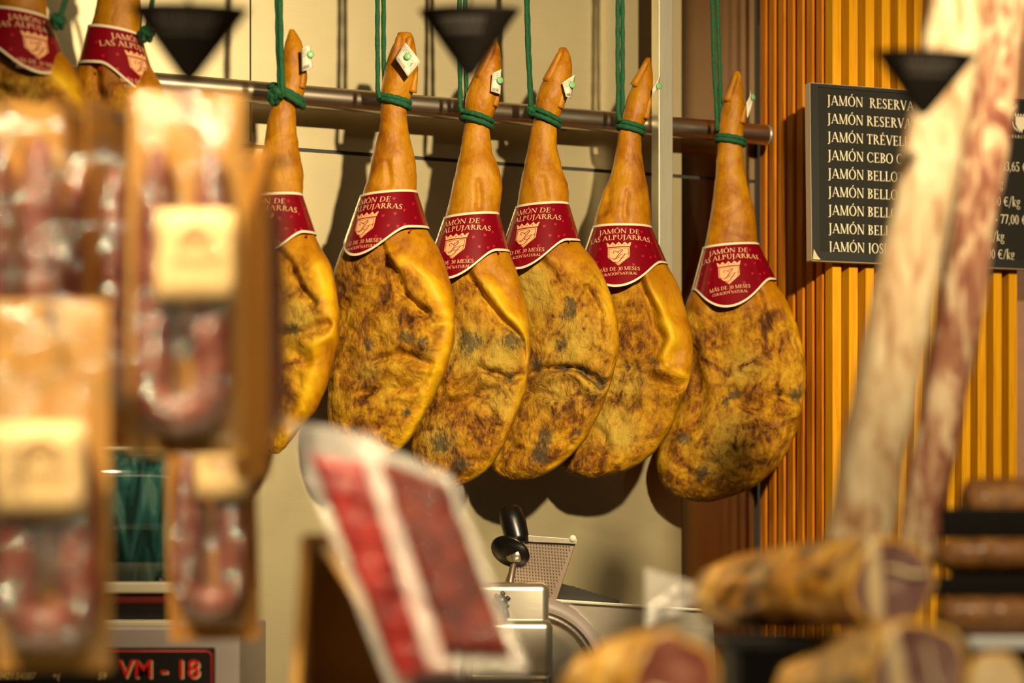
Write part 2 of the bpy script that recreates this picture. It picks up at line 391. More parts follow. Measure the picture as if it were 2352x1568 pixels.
def glyph(c):
    g = G(); acc = {'Ó': 'O', 'É': 'E', 'Á': 'A'}
    if c in acc:
        w, p = glyph(acc[c]); g.p = list(p); cx = w*0.48
        g.line(cx-0.02, 1.09, cx+0.12, 1.27, 0.10); return w, g.p
    w = .8
    if c == 'A': g.line(.10,0,.45,1,.055).line(.47,.98,.84,0,.15).h(.24,.70,.34).h(0,.22,.025).h(.70,.98,.025); w=.96
    elif c == 'B': g.st(.19).arc(.22,.755,.40,.245,-90,90).arc(.22,.265,.46,.265,-90,90); w=.72
    elif c == 'C': g.arc(.46,.5,.44,.52,48,312).line(.76,.70,.78,.92,.045).line(.76,.06,.77,.22,.04); w=.84
    elif c == 'D': g.st(.19).h(.2,.42,.975).h(.2,.42,.025).arc(.38,.5,.50,.5,-90,90); w=.94
    elif c == 'E': g.st(.19).h(.2,.62,.975).h(.2,.52,.5).h(.2,.66,.025).line(.61,.82,.61,1,.045).line(.65,0,.67,.2,.045).line(.52,.40,.52,.60,.04); w=.74
    elif c == 'I': g.st(.2); w=.4
    elif c == 'J': g.st(.22,-.05,1.,a=False).arc(.08,-.06,.21,.20,270,360,.13,.05).line(.05,-.25,.08,-.17,.08); w=.42
    elif c == 'L': g.st(.19).h(.2,.64,.025).line(.63,0,.66,.24,.045); w=.70
    elif c == 'M': g.st(.12,w=.055).line(.14,.98,.52,.02,.14).line(.52,.02,.90,.98,.055).st(.94); w=1.12
    elif c == 'N': g.st(.14,w=.055).line(.15,.98,.78,.02,.15).st(.80,w=.055,a=False); w=.94
    elif c == 'O': g.arc(.46,.5,.45,.52,0,360,.14,.05); w=.94
    elif c == 'P': g.st(.19).arc(.22,.74,.42,.26,-90,90); w=.68
    elif c == 'R': g.st(.19).arc(.22,.755,.40,.245,-90,90).line(.40,.50,.76,.0,.15).h(.70,.86,.025); w=.84
    elif c == 'S': g.arc(.30,.755,.25,.265,40,235,.12,.06).line(.22,.60,.40,.40,.20).arc(.29,.255,.27,.275,-140,55,.12,.06).line(.48,.74,.49,.95,.04).line(.06,.05,.06,.27,.04); w=.60
    elif c == 'T': g.st(.37,b=False).h(.05,.69,.975).line(.06,.80,.05,1,.045).line(.68,.80,.69,1,.045); w=.74
    elif c == 'U': g.st(.18,.34,1,a=False).arc(.45,.36,.335,.38,180,360,.10,.06).st(.76,.34,1,w=.055,a=False); w=.92
    elif c == 'V': g.line(.12,1,.46,0,.15).line(.46,0,.78,1,.055).h(0,.26,.975).h(.66,.90,.975); w=.86
    elif c == 'Z': g.h(.06,.66,.975).h(.04,.70,.025).line(.11,.03,.60,.97,.15).line(.08,.8,.07,1,.045).line(.68,0,.70,.22,.045); w=.74
    elif c == '0': g.arc(.28,.47,.26,.49,0,360,.11,.05); w=.58
    elif c == '1': g.st(.25,0,.95,b=False).line(.12,.78,.24,.95,.06); w=.5
    elif c == '3': g.arc(.24,.71,.24,.24,-80,150,.11,.05).arc(.24,.24,.27,.26,-150,85,.12,.05); w=.56
    elif c == '4': g.line(.06,.3,.38,.95,.06).h(.03,.56,.28,.07).st(.39,0,.95,b=False,w=.12); w=.6
    elif c == '5': g.h(.12,.50,.91,.09).line(.13,.5,.13,.93,.05).arc(.23,.28,.28,.30,-150,110,.12,.05); w=.56
    elif c == '6': g.arc(.29,.29,.26,.31,0,360,.11,.05).arc(.47,.34,.44,.62,100,180,.12,.05); w=.58
    elif c == '7': g.h(.05,.54,.91,.08).line(.20,0,.51,.92,.11).line(.06,.78,.05,.93,.05); w=.56
    elif c == '€': g.arc(.42,.47,.36,.50,50,310,.12,.05).h(.0,.52,.55,.06).h(.0,.50,.40,.06); w=.72
    elif c == ',': g.line(.10,.08,.06,-.17,.07).line(.11,0,.11,.12,.12); w=.24
    elif c == '-': g.h(.04,.34,.33,.08); w=.40
    elif c == '/': g.line(.0,-.2,.40,1.0,.06); w=.42
    elif c == 'k': g.st(.16,0,1.05,w=.11,sl=.06).line(.22,.28,.48,.66,.05).line(.28,.36,.52,0,.12).h(.38,.58,.64).h(.44,.64,.025); w=.62
    elif c == 'g': g.arc(.24,.46,.21,.23,0,360,.09,.04).arc(.26,-.13,.25,.17,0,360,.06,.05).line(.12,.24,.14,.02,.06).h(.36,.52,.62,.07); w=.54
    elif c == ' ': w=.34
    return w, g.p

def text_polys(txt, cap, width=None, track=0.04):
    x = 0; P = []
    for ch in txt:
        w, ps = glyph(ch)
        for p in ps: P.append([(a + x, b) for a, b in p])
        x += w + track
    x -= track
    sx = (width / x) if width else cap
    return [[(a * sx, b * cap) for a, b in p] for p in P], x * sx
# ------------------------------------------------------------------ the setting
WK = 0.445                                 # the back wall recedes to the right
WA = math.atan(WK)
WD = Vector((math.cos(WA), math.sin(WA), 0)); WN = Vector((math.sin(WA), -math.cos(WA), 0))
WP = Vector((0, 4.70, 0))
def on_wall(px, off=0.0):
    """point of the wall (pushed out by off) seen at image column px"""
    t = (px - 1176.0) / F
    b = WP + WN * off
    s = (t * b.y - b.x) / (WD.x - t * WD.y)
    return b + WD * s
WROT = (0, 0, WA)
def wall_box(name, mat, s0, s1, n0, n1, z0, z1, bevel=0.0, **k):
    """box in wall coordinates: s along, n out of the wall; origin at its base"""
    o = WP + WD * ((s0 + s1) / 2)
    m = MB().box((-(s1 - s0) / 2, -n1, 0), ((s1 - s0) / 2, -n0, z1 - z0))
    return m.build(name, mat, loc=(o.x, o.y, z0), rot=WROT, smooth=False, bevel=bevel, **k)
def s_of(p): return (Vector((p.x, p.y, 0)) - WP).dot(WD)

zs = at(1069, 371, 4.70 + WK * (1069 - 1176) / F * 4.7).z
S_CORNER = s_of(on_wall(1735))
struct(MB().box((-3.2, 0.2, -0.05), (3.2, 7.2, 0)).build('floor', M['floor'], smooth=False))
struct(MB().box((-3.2, 1.2, 3.0), (3.2, 7.2, 3.06)).build('ceiling', M['ceiling'], smooth=False))
S_SPLIT = s_of(on_wall(1566))
struct(wall_box('wall_back', M['steel_wall'], -3.0, S_SPLIT - 0.0008, -0.05, 0.0, 0, zs - 0.003))
struct(wall_box('wall_back_upper', M['steel_wall'], -3.0, S_SPLIT - 0.0008, -0.05, 0.0, zs + 0.004, 3.0))
struct(wall_box('wall_back_right', M['steel_mirror'], S_SPLIT, S_CORNER, -0.05, 0.0, 0, zs - 0.003))
struct(wall_box('wall_back_right', M['steel_mirror'], S_SPLIT, S_CORNER, -0.05, 0.0, zs + 0.004, 3.0))
struct(wall_box('trim_4', M['seam'], S_SPLIT - 0.0008, S_SPLIT, -0.05, -0.001, 0, 3.0))
struct(wall_box('trim_1', M['seam'], -3.0, S_CORNER, -0.05, -0.002, zs - 0.003, zs + 0.004))
sp = s_of(on_wall(575))
struct(wall_box('trim_2', M['seam'], sp - 0.0015, sp + 0.0015, -0.01, 0.0008, zs + 0.01, 2.9))
# wooden column: backing + battens (pattern of the column's cladding)
CD = 0.291
col_w = 0.452
st_ = S_CORNER + 0.004
o = WP + WD * st_
def cbox(m, s0, s1, n0, n1, mi): m.box((s0, -n1, 0.0), (s1, -n0, 2.98), mi)
m = MB(); cbox(m, 0.026, col_w - 0.02, 0.0, CD - 0.026, 0)
k = 0
x = 0.0
while x < col_w - 0.01:                                   # front battens
    cbox(m, x, x + 0.0195, CD - 0.026, CD, 1); x += 0.0372
y = 0.012
while y < CD - 0.03:                                      # side battens
    cbox(m, 0.0, 0.026, y, y + 0.021, 2); y += 0.0365
column = struct(m.build('column', [M['wood_dark'], M['wood'], M['wood_side']], loc=(o.x, o.y, 0.0), rot=WROT, smooth=False))
struct(wall_box('trim_3', M['seam'], S_CORNER - 0.002, S_CORNER + 0.004, -0.03, 0.002, 0, 3.0))
struct(wall_box('wall_right', M['plaster'], st_ + col_w, st_ + col_w + 1.3, -0.05, 0.15, 0, 3.0))

# steel post in front of the rail
pw = on_wall(1521, 0.128)
po = MB().box((-0.0155, -0.0155, 0), (0.0155, 0.0155, 3.0 - at(1521, 962, pw.y).z)).build('hanging_post', M['steel_post'], loc=(pw.x, pw.y, at(1521, 962, pw.y).z), rot=WROT, smooth=False, bevel=0.0015)
tag(po, 'square brushed steel post hanging down in front of the rail', 'post')

# rail
RK = 0.47
def rail_pt(px):
    t = (px - 1176.0) / F
    Y = 4.60 / (1 - RK * t); return Vector((t * Y, Y, 0))
rz = at(1069, 252, rail_pt(1069).y).z
a, b = rail_pt(-700), rail_pt(1759)
d = (b - a).normalized(); L = (b - a).length
rl = empty('hanging_rail', (a.x, a.y, rz)); tag(rl, 'long polished steel tube rail running behind the hanging hams', 'rail')
q = Vector((1, 0, 0)).rotation_difference(d)
MB().tube([(0, 0, 0), d * L], 0.0200, 40, caps=False).build('tube', M['steel_tube'], rl)
MB().tube([d * (L - 0.001), d * (L + 0.006)], 0.0204, 40).build('end_cap', M['steel_post'], rl)
MB().tube([(0, 0, 0), d * -0.004], 0.0204, 40).build('end_cap', M['steel_post'], rl)
for s in (0.10, L * 0.62, L * 0.80):
    p0 = d * s; wp = (a + p0 - WP).dot(WN)
    MB().tube([p0, p0 - WN * (wp - 0.001)], 0.007, 12).build('bracket', M['steel_tube'], rl)

# beam the cords are tied to, above the picture
HK = 0.62
def ham_pt(px):
    t = (px - 1176.0) / F
    Y = 4.45 / (1 - HK * t); return Vector((t * Y, Y, 0))
a, b = ham_pt(-500), ham_pt(1715)
hz = 2.72
beam = empty('hanging_beam', (a.x, a.y, hz)); tag(beam, 'steel tube above the hams that the green cords hang from', 'rail')
dd = b - a
MB().tube([(0, 0, 0), dd], 0.016, 20).build('tube', M['steel_tube'], beam)
for s in (0.05, 0.95): MB().tube([dd * s, dd * s + Vector((0, 0, 3.0 - hz))], 0.008, 12).build('hanger_rod', M['steel_tube'], beam)

# ------------------------------------------------------------------ hams
def interp_rows(rows, ys):
    r = np.array(sorted(rows), float)
    L_ = np.interp(ys, r[:, 0], r[:, 1]); R_ = np.interp(ys, r[:, 0], r[:, 2])
    for _ in range(6):
        for A in (L_, R_):
            A[1:-1] = 0.25 * A[:-2] + 0.5 * A[1:-1] + 0.25 * A[2:]
    return L_, R_

def poly_dist(px, py, poly):
    """signed distance (left of the line positive) and end fade"""
    best = np.full(px.shape, 1e9); sg = np.zeros(px.shape)
    for (x0, y0), (x1, y1) in zip(poly[:-1], poly[1:]):
        dx, dy = x1 - x0, y1 - y0; l2 = dx*dx + dy*dy
        t = np.clip(((px - x0)*dx + (py - y0)*dy) / l2, 0, 1)
        ex, ey = px - (x0 + t*dx), py - (y0 + t*dy)
        d_ = np.hypot(ex, ey); s_ = np.sign(dx*ey - dy*ex)
        m_ = d_ < best
        best = np.where(m_, d_, best); sg = np.where(m_, s_, sg)
    return best, sg

BAND_K = 0.86
class Band:
    """cone of the paper wrap in local metres"""
    def __init__(s, TL, TR, BL, BR, th0, Y, org):
        f = lambda p: at(p[0], p[1], Y) - org
        s.TL, s.TR, s.BL, s.BR, s.th0 = f(TL), f(TR), f(BL), f(BR), R(th0)
    def pt(s, th, v, off=0.0):
        l = s.TL + (s.BL - s.TL) * v; r = s.TR + (s.BR - s.TR) * v
        c = (l + r) / 2; h = (r - l) / 2; a = h.length + off
        hd = h.normalized()
        return c + hd * (a * math.sin(th)) + Vector((0, -BAND_K * a * math.cos(th), 0))
    def a(s, v): return ((s.TR + (s.BR - s.TR) * v) - (s.TL + (s.BL - s.TL) * v)).length / 2
    def H(s): return ((s.BL - s.TL).length + (s.BR - s.TR).length) / 2
    def vb(s, ph):
        u = abs(ph) / R(66)
        return 1.0 + (0.60 * (0.5 + 0.5 * math.cos(PI * min(u, 1.0))) if u < 1 else 0.0)

PXM = 4.60 / F       # one label unit (a pixel on the last ham) in metres

def make_band(parent, B):
    def mp(x, t, off):          # label units, x from the crest's middle, t down from the top edge
        v = (t + 0.0013 * x * x) * PXM / B.H()
        th = B.th0 + x * PXM / B.a(min(v, 1.2)) / 0.97
        return B.pt(th, v, off)
    n, k = 97, 25
    th = [R(-128 + 256 * i / (n - 1)) for i in range(n)]
    P = [[B.pt(t, B.vb(t - B.th0) * j / (k - 1), 0.0012) for t in th] for j in range(k)]
    # scattered small shields
    m = MB().grid(P, flip=True)
    for (x, t) in ((52, 16), (8, 31), (38, 56), (62, 50), (80, 40), (74, 78), (54, 78), (33, 102), (-43, 57), (-50, 88), (-32, 106), (1, 120), (28, 30), (88, 72), (100, 20), (112, 50), (-72, 60), (-80, 30), (-85, 85), (105, 82)):
        w = 2.9
        m.add([mp(x-w, t-w, .0015), mp(x, t-w*0.6, .0015), mp(x+w, t-w, .0015), mp(x+w, t+w*.7, .0015), mp(x, t+w*1.5, .0015), mp(x-w, t+w*.7, .0015)], [(0, 1, 2, 3, 4, 5)], 1)
    band = m.build('label_band', [M['label_red'], M['label_dot']], parent)
    band['label'] = 'wine red paper band with cream edges'
    e = 5.6 * PXM / B.H()
    m = MB()
    m.grid([[B.pt(t, e * j / 3 - 0.01, 0.0016) for t in th] for j in range(4)], flip=True)
    m.grid([[B.pt(t, B.vb(t - B.th0) - e * 0.95 + e * 1.0 * j / 3, 0.0016) for t in th] for j in range(4)], flip=True)
    m.build('cream_edging', M['label_border'], band)
    # lettering
    m = MB()
    def put(txt, base, cap, width, off=0.0018):
        nonlocal m
        ps, w = text_polys(txt, cap, width)
        for p in ps: m.add([mp(q[0] - w/2, base - q[1], off) for q in p], [tuple(range(len(p)))])
    put('JAMÓN DE', 24, 11.5, 92)
    put('LAS ALPUJARRAS', 39.5, 11.5, 148)
    m.build('title_lettering', M['label_text'], band, smooth=False)
    m = MB()
    put('MÁS DE 30 MESES', 116, 8.6, 94)
    put('CURACIÓN NATURAL', 127.5, 6.6, 80)
    m.build('age_lettering', M['label_text'], band, smooth=False)
    # crest
    m = MB()
    def strip(f0, f1, x0, x1, off, k=24):
        for i in range(k):
            xa, xb = x0 + (x1-x0)*i/k, x0 + (x1-x0)*(i+1)/k
            m.quad(mp(xa, f0(xa), off), mp(xb, f0(xb), off), mp(xb, f1(xb), off), mp(xa, f1(xa), off))
    def shield(hw, top, side, tip):
        def lo(x):
            u = abs(x) / hw
            return side + (tip - side) * (1 - u) ** 0.80
        return (lambda x: top), lo
    t0, l0 = shield(23.6, 59.5, 82, 104)
    strip(t0, l0, -23.6, 23.6, 0.0018, 40)
    def crown_top(x):          # five points
        u = (x + 26.5) / 53.0 * 4
        f = abs((u % 1) - 0.5) * 2
        return 52.5 - 7.0 * f - (1.5 if abs(x) > 20 else 0)
    strip(crown_top, lambda x: 57.0, -24, 24, 0.0018, 48)
    for sgn in (-1, 1):
        m.quad(mp(sgn*24, 47, .0018), mp(sgn*27, 46, .0018), mp(sgn*24.5, 57, .0018), mp(sgn*20, 57, .0018))
    crest = m.build('crest', M['label_ink'], band, smooth=False)
    m = MB()
    def stroke(pts, w, off=0.0024):
        # smooth curve through pts, tapered
        P = [Vector((a, b, 0)) for a, b in pts]; Q = []
        for i in range(len(P) - 1):
            p0, p1, p2, p3 = P[max(i-1, 0)], P[i], P[i+1], P[min(i+2, len(P)-1)]
            for j in range(5):
                t = j / 5
                Q.append(0.5*((2*p1)+(p2-p0)*t+(2*p0-5*p1+4*p2-p3)*t*t+(3*p1-p0-3*p2+p3)*t**3))
        Q.append(P[-1])
        for i in range(len(Q)-1):
            dq = (Q[i+1]-Q[i]).normalized(); nn = Vector((-dq.y, dq.x, 0))
            ww = w * (0.45 + 0.55 * abs(dq.y)) / 2
            c = [Q[i]+nn*ww, Q[i+1]+nn*ww, Q[i+1]-nn*ww, Q[i]-nn*ww]
            m.quad(*[mp(v.x, v.y, off) for v in c])
    # inner outline of the shield
    hw = 20.8
    out = [(-hw, 62), (hw, 62), (hw, 81)]
    stroke([(-hw, 62), (0, 62), (hw, 62)], 1.6); stroke([(hw, 62), (hw, 72), (hw, 80.5)], 1.1); stroke([(-hw, 62), (-hw, 72), (-hw, 80.5)], 1.1)
    for s in (1, -1): stroke([(s*hw, 80.5), (s*18.5, 87), (s*11, 95), (0, 101)], 1.2)
    # the L and the F in script
    stroke([(-9, 74), (-11.5, 70), (-8.5, 67), (-4, 70), (1, 73.5)], 1.4)
    stroke([(-3, 71), (2, 68), (7, 65), (8, 68), (4, 73), (-1, 79), (-6, 87), (-12, 90)], 2.0)
    stroke([(-22.5, 85.5), (-14, 86), (-8, 87), (-2, 86), (1, 83)], 1.5)
    stroke([(0, 82), (3, 79), (10, 76.5), (16, 76), (23, 74.5)], 1.6)
    stroke([(14, 76.5), (10, 82), (6, 88), (2, 94), (-4, 96.5), (-9, 95)], 2.0)
    stroke([(4, 86), (9, 85.5), (14, 84)], 1.4)
    stroke([(0, 82), (1.5, 85), (5, 84)], 1.2)
    for x0 in (-12, 0, 12):
        m.add([mp(x0-1.7, 53.6, .0022), mp(x0+1.7, 53.6, .0022), mp(x0, 50.8, .0022)], [(0, 1, 2)])
    m.build('monogram', M['label_red'], crest, smooth=False)
    return band

def make_ham(idx, label, rows, band, th0, creases=(), fat=(), mold=(), pale=(), lumps=(), toes=(), twist=0.40, doff=0.0, group='hanging cured hams'):
    TL, TR, BL, BR = band
    midx = (TL[0] + TR[0]) / 2
    Y = ham_pt(midx).y + doff
    org = at(midx, (TL[1] + TR[1]) / 2, Y)
    y0, y1 = min(r[0] for r in rows), max(r[0] for r in rows)
    nr, nc = 236, 144
    u = np.linspace(0, 1, nr)
    # denser rows towards both ends
    w = 0.5 - 0.5 * np.cos(u * PI); ys = y0 + (y1 - y0) * (0.55 * u + 0.45 * w)
    Lx, Rx = interp_rows(rows, ys)
    yb = (BL[1] + BR[1]) / 2 + 10                # where the body proper begins
    yt = (TL[1] + TR[1]) / 2
    g = np.clip((ys - yb) / (y1 - yb), 0, 1)
    k = np.interp(ys, [y0, y0 + 60, yt, yb, yb + (y1-yb)*0.25, yb + (y1-yb)*0.6, y1 - 60, y1], [0.9, 0.95, 0.74, 0.68, 0.56, 0.50, 0.50, 0.55])
    pw_ = np.interp(g, [0, 0.25, 0.9, 1], [2.0, 2.45, 2.3, 2.1])
    tw = np.interp(ys, [y0, yb - 20, yb + 180, y1], [0, 0, twist, twist])
    # hip side swings a little forward of the hook line
    thA = np.linspace(0, 2*PI, nc, endpoint=False)
    ca, sa = np.cos(thA), np.sin(thA)
    X = np.zeros((nr, nc)); Yd = np.zeros((nr, nc)); PX = np.zeros((nr, nc)); PY = np.repeat(ys[:, None], nc, 1)
    for i in range(nr):
        a = (Rx[i] - Lx[i]) / 2; c = (Rx[i] + Lx[i]) / 2
        ee = 2.0 / pw_[i]
        ex = np.sign(ca) * np.abs(ca) ** ee; ey = np.sign(sa) * np.abs(sa) ** ee
        PX[i] = c + a * ex
        Yd[i] = a * Y / F * k[i] * ey - tw[i] * (a * ex) * Y / F
    X = (PX - 1176) / F * Y
    Z = CZ + (YH - PY) / F * Y
    front = np.clip(-np.repeat(sa[None, :], nr, 0) * 2.2, 0, 1)
    body = np.clip((PY - (yb + 18)) / 50, 0, 1)
    # skin / fat / meat
    if fat:
        fp = np.array(fat, float)
        fx = np.interp(PY, fp[:, 1], fp[:, 0])
        dd_ = PX - fx
        inside = np.clip((PY - fp[0, 1]) / 25 + 0.5, 0, 1)
        skin = 1 / (1 + np.exp(-dd_ / 5.0))
        skin = skin * inside + (1 - body * inside) * (1 - inside)
        fatm = np.exp(-((dd_ - 17) / 22) ** 2) * body * front * np.clip((PY - fp[0, 1]) / 60, 0, 1)
    else:
        dd_ = np.full(PX.shape, -99.0); skin = 1 - body; fatm = np.zeros(PX.shape)
    skin = np.where(body <= 0, 1.0, np.maximum(skin, 1 - body))
    skin = np.maximum(skin, 1 - np.clip(front * 3, 0, 1))
    disp = np.zeros(PX.shape)
    if fat: disp += 0.006 * np.exp(-((dd_ - 18) / 16) ** 2) * body * inside + 0.0
    moldm = np.zeros(PX.shape); palem = np.zeros(PX.shape)
    wob = np.zeros(PX.shape); wob2 = np.zeros(PX.shape); det = np.zeros(PX.shape)
    for i in range(nr):
        for j in range(nc):
            p = Vector((X[i, j]*1.0 + idx*3.1, Yd[i, j] - Y + idx, Z[i, j]))
            wob[i, j] = noise.noise(p * 22); wob2[i, j] = noise.noise(p * 22 + Vector((7, 3, 1)))
            det[i, j] = noise.fractal(p * 38, 0.7, 2.1, 5)
    bx, by = PX + wob * 12, PY + wob2 * 12
    for poly, wd, dp, rg in creases:
        wd *= 0.85; dp *= 1.45; rg *= 1.3
        d_, sg = poly_dist(bx, by, poly)
        s = d_ * sg
        disp -= dp * np.exp(-(d_ / wd) ** 2) * front
        if rg:
            q_ = s if rg > 0 else -s
            disp += abs(rg) * np.exp(-((q_ - 2.0*wd) / (1.7*wd)) ** 2) * front * np.exp(-np.maximum(0, d_ - 5*wd) / wd)
    for (x, y, r, h) in lumps: disp += h * np.exp(-((bx-x)**2 + (by-y)**2) / r**2) * front
    for (x, y, r) in mold: moldm += np.exp(-(((bx-x)**2 + (by-y)**2) / r**2)) * front
    for (x, y, r) in pale: palem += np.exp(-(((bx-x)**2 + (by-y)**2) / r**2)) * front
    nearband = 1 - np.clip(1 - np.abs(PY - (yt + yb) / 2) / 95, 0, 1)
    rough = 0.0008 + 0.0040 * (1 - skin) * body
    disp += det * rough * (0.25 + 0.75 * nearband) + wob * 0.0018 * nearband
    dispx = disp * 0.0
    SA = np.repeat(sa[None, :], nr, 0); CA = np.repeat(ca[None, :], nr, 0)
    small = det * 0.0012 * (0.3 + 0.7 * nearband)
    X = X + CA * small
    Yd = Yd + np.where(SA < 0, -1, 1) * disp * np.clip(np.abs(SA) * 1.6, 0, 1)
    V = np.stack([X - org.x, Yd, Z - org.z], -1).reshape(-1, 3)
    mb = MB()
    fs = []
    for i in range(nr - 1):
        for j in range(nc):
            j2 = (j + 1) % nc
            fs.append((i*nc+j, (i+1)*nc+j, (i+1)*nc+j2, i*nc+j2))
    V = V.tolist()
    V.append(np.mean(V[:nc], 0).tolist()); V.append(np.mean(V[(nr-1)*nc:nr*nc], 0).tolist())
    for j in range(nc):
        j2 = (j + 1) % nc
        fs.append((nr*nc, j, j2)); fs.append((nr*nc+1, (nr-1)*nc+j2, (nr-1)*nc+j))
    mb.add(V, fs)
    nb = len(mb.v)
    for path, rad in toes:
        mb.tube([Vector(((p[0]-1176)/F*Y - org.x, p[2], CZ + (YH-p[1])/F*Y - org.z)) for p in path], [r*Y/F for r in rad], 16)
    ham = mb.build('hanging_ham', M['ham'], loc=org)
    me = ham.data
    for nm, A in (('skin', skin), ('fat', fatm), ('mold', np.clip(moldm, 0, 1)), ('pale', np.clip(palem, 0, 1))):
        at_ = me.attributes.new(nm, 'FLOAT', 'POINT')
        vals = np.zeros(len(me.vertices), np.float32); vals[:nr*nc] = A.reshape(-1)
        if nm == 'skin': vals[nr*nc:nb] = 1 - (np.arange(nb - nr*nc) == 1); vals[nb:] = 1
        at_.data.foreach_set('value', vals)
    tag(ham, label, 'ham', group)
    B = Band(TL, TR, BL, BR, th0, Y, org)
    make_band(ham, B)
    return ham, Y, org

def rope(name, label, Y, strands, rings, knots=(), group='green hanging cords', rr=0.0042, tails=()):
    """strands: [(px,py,dy)...] each a cord; rings: (cx,cy,hx,tilt) loops round the ankle"""
    m = MB()
    p0 = at(strands[0][-1][0], strands[0][-1][1], Y)
    for st in strands:
        P = [at(x, y, Y + dy) - p0 for x, y, dy in st]
        top = P[0]; top_z = hz - p0.z
        P = [Vector((top.x - (P[1].x-top.x)*0.05, 0.0, top_z))] + P
        Q = []
        for a_, b_ in zip(P[:-1], P[1:]):
            kk = max(2, int((b_-a_).length / 0.012))
            Q += [a_ + (b_-a_)*(i/kk) for i in range(kk)]
        Q.append(P[-1])
        Q = [q_ + Vector((noise.noise(q_*30), noise.noise(q_*30+Vector((5, 5, 5))), 0)) * 0.0007 for q_ in Q]
        m.tube(Q, [rr * (1 + 0.10 * math.sin(i*1.9)) for i in range(len(Q))], 10)
    for tl in tails:
        P = [at(x, y, Y + dy) - p0 for x, y, dy in tl]; Q = []
        for i in range(len(P) - 1):
            a0, a1, a2, a3 = P[max(i-1, 0)], P[i], P[i+1], P[min(i+2, len(P)-1)]
            for j in range(6):
                t = j/6; Q.append(0.5*((2*a1)+(a2-a0)*t+(2*a0-5*a1+4*a2-a3)*t*t+(3*a1-a0-3*a2+a3)*t**3))
        Q.append(P[-1]); m.tube(Q, rr, 10)
    for cx, cy, hx, tilt in rings:
        c = at(cx, cy, Y) - p0; a_ = hx * Y / F
        P = [c + Vector((a_*math.cos(t), -a_*0.95*math.sin(t), -math.tan(R(tilt))*a_*math.cos(t))) for t in [2*PI*i/40 for i in range(40)]]
        m.tube(P, [rr*1.12*(1+0.10*math.sin(i*1.7)) for i in range(40)], 10, closed=True)
    for kx, ky, r, dy in knots:
        c = at(kx, ky, Y + dy) - p0; s = r * Y / F
        for e in range(3):
            ang = e * 1.1
            P = [c + Vector((s*math.cos(t)*math.cos(ang), s*0.7*math.sin(t), s*math.cos(t)*math.sin(ang)+s*0.4*math.sin(2*t))) for t in [2*PI*i/22 for i in range(22)]]
            m.tube(P, rr*1.05, 8, closed=True)
    o = m.build(name, M['rope'], loc=p0)
    tag(o, label, 'cord', group)
    return o

def price_tag(ham, Y, org, quad, pin, num, flip=1, dy=-0.035, dyr=None):
    """quad: the four paper corners in the photo; dy depth of left/right corners"""
    dys = [dy, dyr if dyr is not None else dy, dyr if dyr is not None else dy, dy]
    c = [at(q[0], q[1], Y + d_) - org for q, d_ in zip(quad, dys)]   # TL TR BR BL
    def bl(u, v, off=0.0):
        p = (c[0]*(1-u)+c[1]*u)*(1-v) + (c[3]*(1-u)+c[2]*u)*v
        bend = 0.004 * math.sin(PI*u)
        return p + nrm * (off + bend)
    nrm = (c[1]-c[0]).cross(c[3]-c[0]).normalized()
    if nrm.y > 0: nrm = -nrm
    P = [[bl(u/6, v/8) for u in range(7)] for v in range(9)]
    pt = MB().grid(P).build('price_tag', M['paper'], ham, solid=0.0004)
    m = MB()
    def q(u0, v0, u1, v1): m.quad(bl(u0, v0, .0008), bl(u1, v0, .0008), bl(u1, v1, .0008), bl(u0, v1, .0008))
    rnd = random.Random(3)
    u = 0.1
    while u < 0.62:                                # bar code
        w_ = rnd.choice((0.012, 0.02, 0.03)); q(u, 0.80, u + w_, 0.94); u += w_ + rnd.choice((0.015, 0.025))
    for r_ in range(4):
        u = 0.10
        while u < 0.55:
            w_ = rnd.uniform(0.03, 0.07); q(u, 0.10 + r_*0.09, u + w_, 0.135 + r_*0.09); u += w_ + 0.03
    for a_ in ((0.62, 0.30, 0.90, 0.315), (0.62, 0.62, 0.90, 0.635), (0.62, 0.30, 0.632, 0.635), (0.888, 0.30, 0.90, 0.635)): q(*a_)
    m.build('print', M['ink_grey'], pt, smooth=False)
    m = MB()
    ps, w_ = text_polys('4', 0.20)
    for p in ps: m.add([bl(0.70 + x*1.1, 0.56 - y, .0009) for x, y in p], [tuple(range(len(p)))])
    m.build('numeral', M['ink'], pt, smooth=False)
    pc = bl(*pin, 0.0035)
    rot = nrm.to_track_quat('Z', 'Y').to_matrix().to_4x4(); rot.translation = pc
    MB().lathe([(0.0012, -0.012), (0.0012, -0.001), (0.0062, 0.0), (0.0062, 0.0012), (0.004, 0.002)], rot, 20).build('green_pin', M['pin'], pt)

ROWS = {}
ROWS[1] = [(68,664,676),(85,659,687),(110,651,698),(140,649,700),(170,646,706),(185,643,706),(215,632,700),(232,628,690),(245,626,678),(280,614,680),(310,610,682),(340,606,686),(370,598,692),(402,592,698),(435,588,696),(460,583,694),(540,548,722),(567,536,736),(612,520,763),(670,512,776),(732,510,785),(790,512,783),(844,518,767),(898,528,752),(947,545,727),(996,572,683),(1030,598,655),(1042,612,640)]
ROWS[2] = [(76,914,944),(90,909,951),(110,899,955),(133,891,957),(160,884,960),(182,879,958),(200,876,954),(219,877,946),(245,876,935),(286,872,936),(324,866,943),(357,856,952),(379,851,956),(402,847,957),(437,836,956),(455,832,957),(531,802,982),(563,788,1003),(614,766,1025),(670,760,1040),(723,757,1047),(790,754,1044),(857,751,1026),(924,748,995),(978,752,964),(1015,770,940),(1040,798,915),(1050,830,880)]
